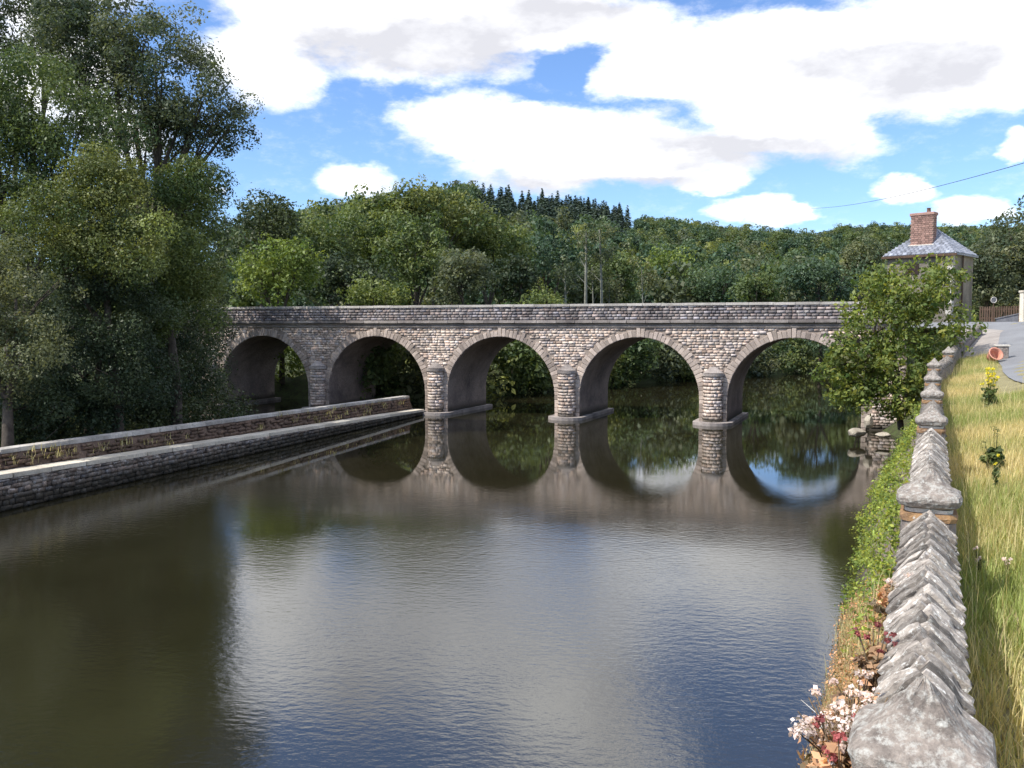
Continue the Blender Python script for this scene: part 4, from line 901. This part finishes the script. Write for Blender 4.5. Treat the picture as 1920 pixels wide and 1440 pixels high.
link('window', block_mesh('window', M['dark'], (.45, .03, .35), .01, 0), hwall).location = (-hw * .62, -.02, he - .95)
ch = link('chimney', block_mesh('chimney', M['brickmortar'], (cw / 2, cdp / 2, (cz1 - cz0) / 2), .01, 0), house); ch.location = (cx, cy, (cz0 + cz1) / 2)
bk = [block_mesh('brick', M['brick'], bev=.05, jit=.02, seed=i) for i in range(2)]
nrow = int((cz1 - cz0 - .3) / .125)
for r_ in range(nrow):
    zz = -(cz1 - cz0) / 2 + .30 + r_ * .125
    for j in range(6):
        xo = -cw / 2 + (j + .5) * cw / 6; part('brick', bk[j % 2], ch, (xo + (.03 if r_ % 2 else -.03), -cdp / 2 - .008, zz), (cw / 6 - .02, .05, .105))
    for j in range(3):
        part('brick', bk[j % 2], ch, (cw / 2 + .008, -cdp / 2 + (j + .5) * cdp / 3, zz), (.05, cdp / 3 - .02, .105))
link('flashing', block_mesh('flashing', M['white'], (cw / 2 + .12, cdp / 2 + .08, .14), .02, .005), ch).location = (0, -.02, -(cz1 - cz0) / 2 + .12)
link('crown_course', block_mesh('crown_course', M['brick'], (cw / 2 + .08, cdp / 2 + .08, .09), .02, .005), ch).location = (0, 0, (cz1 - cz0) / 2 - .02)
link('chimney_pot', tubes('chimney_pot', [([(0, 0, 0), (0, 0, .28), (0, 0, .30)], [.13, .11, .15], 10)], M['brick']), ch).location = (.3, 0, (cz1 - cz0) / 2 + .06)
link('downpipe', tubes('downpipe', [([(0, 0, 0), (0, 0, he - .4), (0, 0, he)], [.05, .05, .05], 8)], M['wood']), house).location = (.09, 1.6, .02)

def rz_land(x, y): return float(land_z(np.array(x), np.array(y)))
# trees right of the house
for i, (px, py, Y, rx, ry, n, mt, lb) in enumerate([(1908, 468, 66, 86, 112, 15000, 'leaf_grey', 'tall grey green tree at the right edge behind the fence'), (1862, 510, 63, 50, 75, 8000, 'leaf_grey', 'shorter grey green tree between the house and the tall right edge tree'), (1950, 520, 68, 70, 70, 6000, 'leaf_dark', 'dark tree cut by the right edge behind the gate post')]):
    g_ = random.Random(i + 900); ls = [lobe(px, py, Y, rx * .7, ry * .75)]
    for k in range(5): a = g_.uniform(0, 6.28); ls.append(lobe(px + math.cos(a) * rx * .55, py - math.sin(a) * ry * .5, Y + g_.uniform(-1, 1), rx * .42, ry * .42))
    c = W(px, py, Y); ls.append((c.x, c.y, 6.5, rx * Y / F * .8, rx * Y / F * .7, 1.6)); tree('roadside_tree', lb, 'tree', (c.x, c.y, 4.8), ls, n, .24, mt, group='trees right of the house', seed=800 + i, r0=.25, rc=.6)
# fence
f0_, f1_ = W(1836, 600, 52), W(1912, 600, 50); fz = rz_land(f0_.x, f0_.y) - .02
fence = empty('wooden_fence', (f0_.x, f0_.y, fz), math.atan2(f1_.y - f0_.y, f1_.x - f0_.x)); tag(fence, 'brown wooden picket fence between the house corner and the cream gate post', 'fence')
fl = (Vector((f1_.x, f1_.y)) - Vector((f0_.x, f0_.y))).length; pk = block_mesh('picket', M['wood'], (.045, .015, .45), .008, .004)
x = .05
while x < fl: o = link('picket', pk, fence, (x, random.uniform(-.005, .005), .50 + random.uniform(-.02, .02))); x += .14
for zz in (.28, .78): link('rail', block_mesh('rail', M['wood'], (fl / 2, .02, .04), .005, 0), fence, (fl / 2, .04, zz))
# gate post
gp_ = W(1919, 600, 49.5); gpo = empty('gate_post', (gp_.x, gp_.y, rz_land(gp_.x, gp_.y) - .05)); tag(gpo, 'square cream stone gate post at the right edge of the picture', 'gate post')
link('shaft', block_mesh('shaft', M['ledge'], (.17, .17, .85), .02, .005), gpo, (0, 0, .85)); link('cap', block_mesh('cap', M['ledge'], (.22, .22, .06), .02, .005), gpo, (0, 0, 1.762))
# grey box with sloping lid
gb = W(1888, 600, 47); gz = rz_land(gb.x, gb.y) - .02; gbo = empty('storage_box', (gb.x, gb.y, gz), R(-25)); tag(gbo, 'low grey box with a sloping lid beside the cream gate post', 'box')
link('box_body', mesh_py('box_body', [(-.5, -.3, 0), (.5, -.3, 0), (.5, .3, 0), (-.5, .3, 0), (-.5, -.3, .2), (.5, -.3, .44), (.5, .3, .44), (-.5, .3, .2)], BOXF.tolist(), M['greybox']), gbo)
link('lid', mesh_py('lid', [(-.55, -.34, .205), (.54, -.34, .465), (.54, .34, .465), (-.55, .34, .205), (-.56, -.34, .245), (.53, -.34, .505), (.53, .34, .505), (-.56, .34, .245)], BOXF.tolist(), M['greybox']), gbo)
# round mirror on a post by the fence
rm = W(1862, 600, 50.5); rmo = empty('round_mirror', (rm.x, rm.y, rz_land(rm.x, rm.y) - .02)); tag(rmo, 'small round roadside mirror with pale rim on a thin post before the fence', 'mirror')
link('post', tubes('post', [([(0, 0, 0), (0, 0, 1.05), (0, 0, 1.1)], [.03, .03, .03], 8)], M['wood']), rmo)
V = []; Fc = []
for j in range(20):
    for k in range(6): a = 6.283 * j / 20; b_ = 6.283 * k / 6; r_ = .16 + .025 * math.cos(b_); V.append((r_ * math.cos(a), .03 * math.sin(b_), 1.3 + r_ * math.sin(a)))
for j in range(20):
    for k in range(6): Fc.append([j * 6 + k, ((j + 1) % 20) * 6 + k, ((j + 1) % 20) * 6 + (k + 1) % 6, j * 6 + (k + 1) % 6])
link('rim', mesh_py('rim', V, Fc, M['pale'], True), rmo)
V = [(0, -.03, 1.3)] + [(.15 * math.cos(6.283 * j / 20), .0, 1.3 + .15 * math.sin(6.283 * j / 20)) for j in range(20)]
link('mirror_face', mesh_py('mirror_face', V, [[0, 1 + j, 1 + (j + 1) % 20] for j in range(20)], M['greybox'], True), rmo)
# orange tub lying on the verge, and the white topped block next to it
tp = on_land(1858, 682); tz = rz_land(tp.x, tp.y)
V = []; Fc = []; n = 18; pr_ = [(.02, .0), (.16, .0), (.19, .12), (.215, .30), (.245, .305), (.245, .33), (.205, .33), (.18, .12), (.14, .03), (.01, .03)]
for (r_, z_) in pr_:
    for j in range(n): a = 6.283 * j / n; V.append((r_ * math.cos(a), r_ * math.sin(a), z_))
for i in range(len(pr_) - 1):
    for j in range(n): Fc.append([i * n + j, i * n + (j + 1) % n, (i + 1) * n + (j + 1) % n, (i + 1) * n + j])
ot = link('orange_tub', mesh_py('orange_tub', V, Fc, M['clay'], True), None, (tp.x, tp.y, tz + .18)); ot.rotation_euler = (R(58), R(-14), R(12)); tag(ot, 'orange plastic tub tipped over on the verge with its dark mouth facing the river', 'tub')
sb = on_land(1878, 675); sbo = empty('stone_block', (sb.x, sb.y, rz_land(sb.x, sb.y) - .1), R(-20)); tag(sbo, 'small stone block with a bright white top beside the orange tub', 'block')
link('block_body', block_mesh('block_body', M['pillar'], (.19, .17, .28), .02, .01), sbo, (0, 0, .28)); link('white_top', block_mesh('white_top', M['white'], (.23, .2, .03), .01, .004), sbo, (0, 0, .592))
# overhead wire
wa = W(1540, 390, 75); wb = W(1925, 304, 30); pts = []
for i in range(30):
    k = (i - 3) / 22; p_ = wa.lerp(wb, k); p_.z -= .8 * 4 * k * (1 - k) * .35; pts.append(p_)
tag(link('overhead_wire', tubes('overhead_wire', [(pts, [.012] * 30, 5)], M['wire'])), 'thin dark overhead wire crossing the sky above the house', 'wire')
print('objects', len(bpy.data.objects), 'tris', sum(len(m_.polygons) * 2 for m_ in bpy.data.meshes))
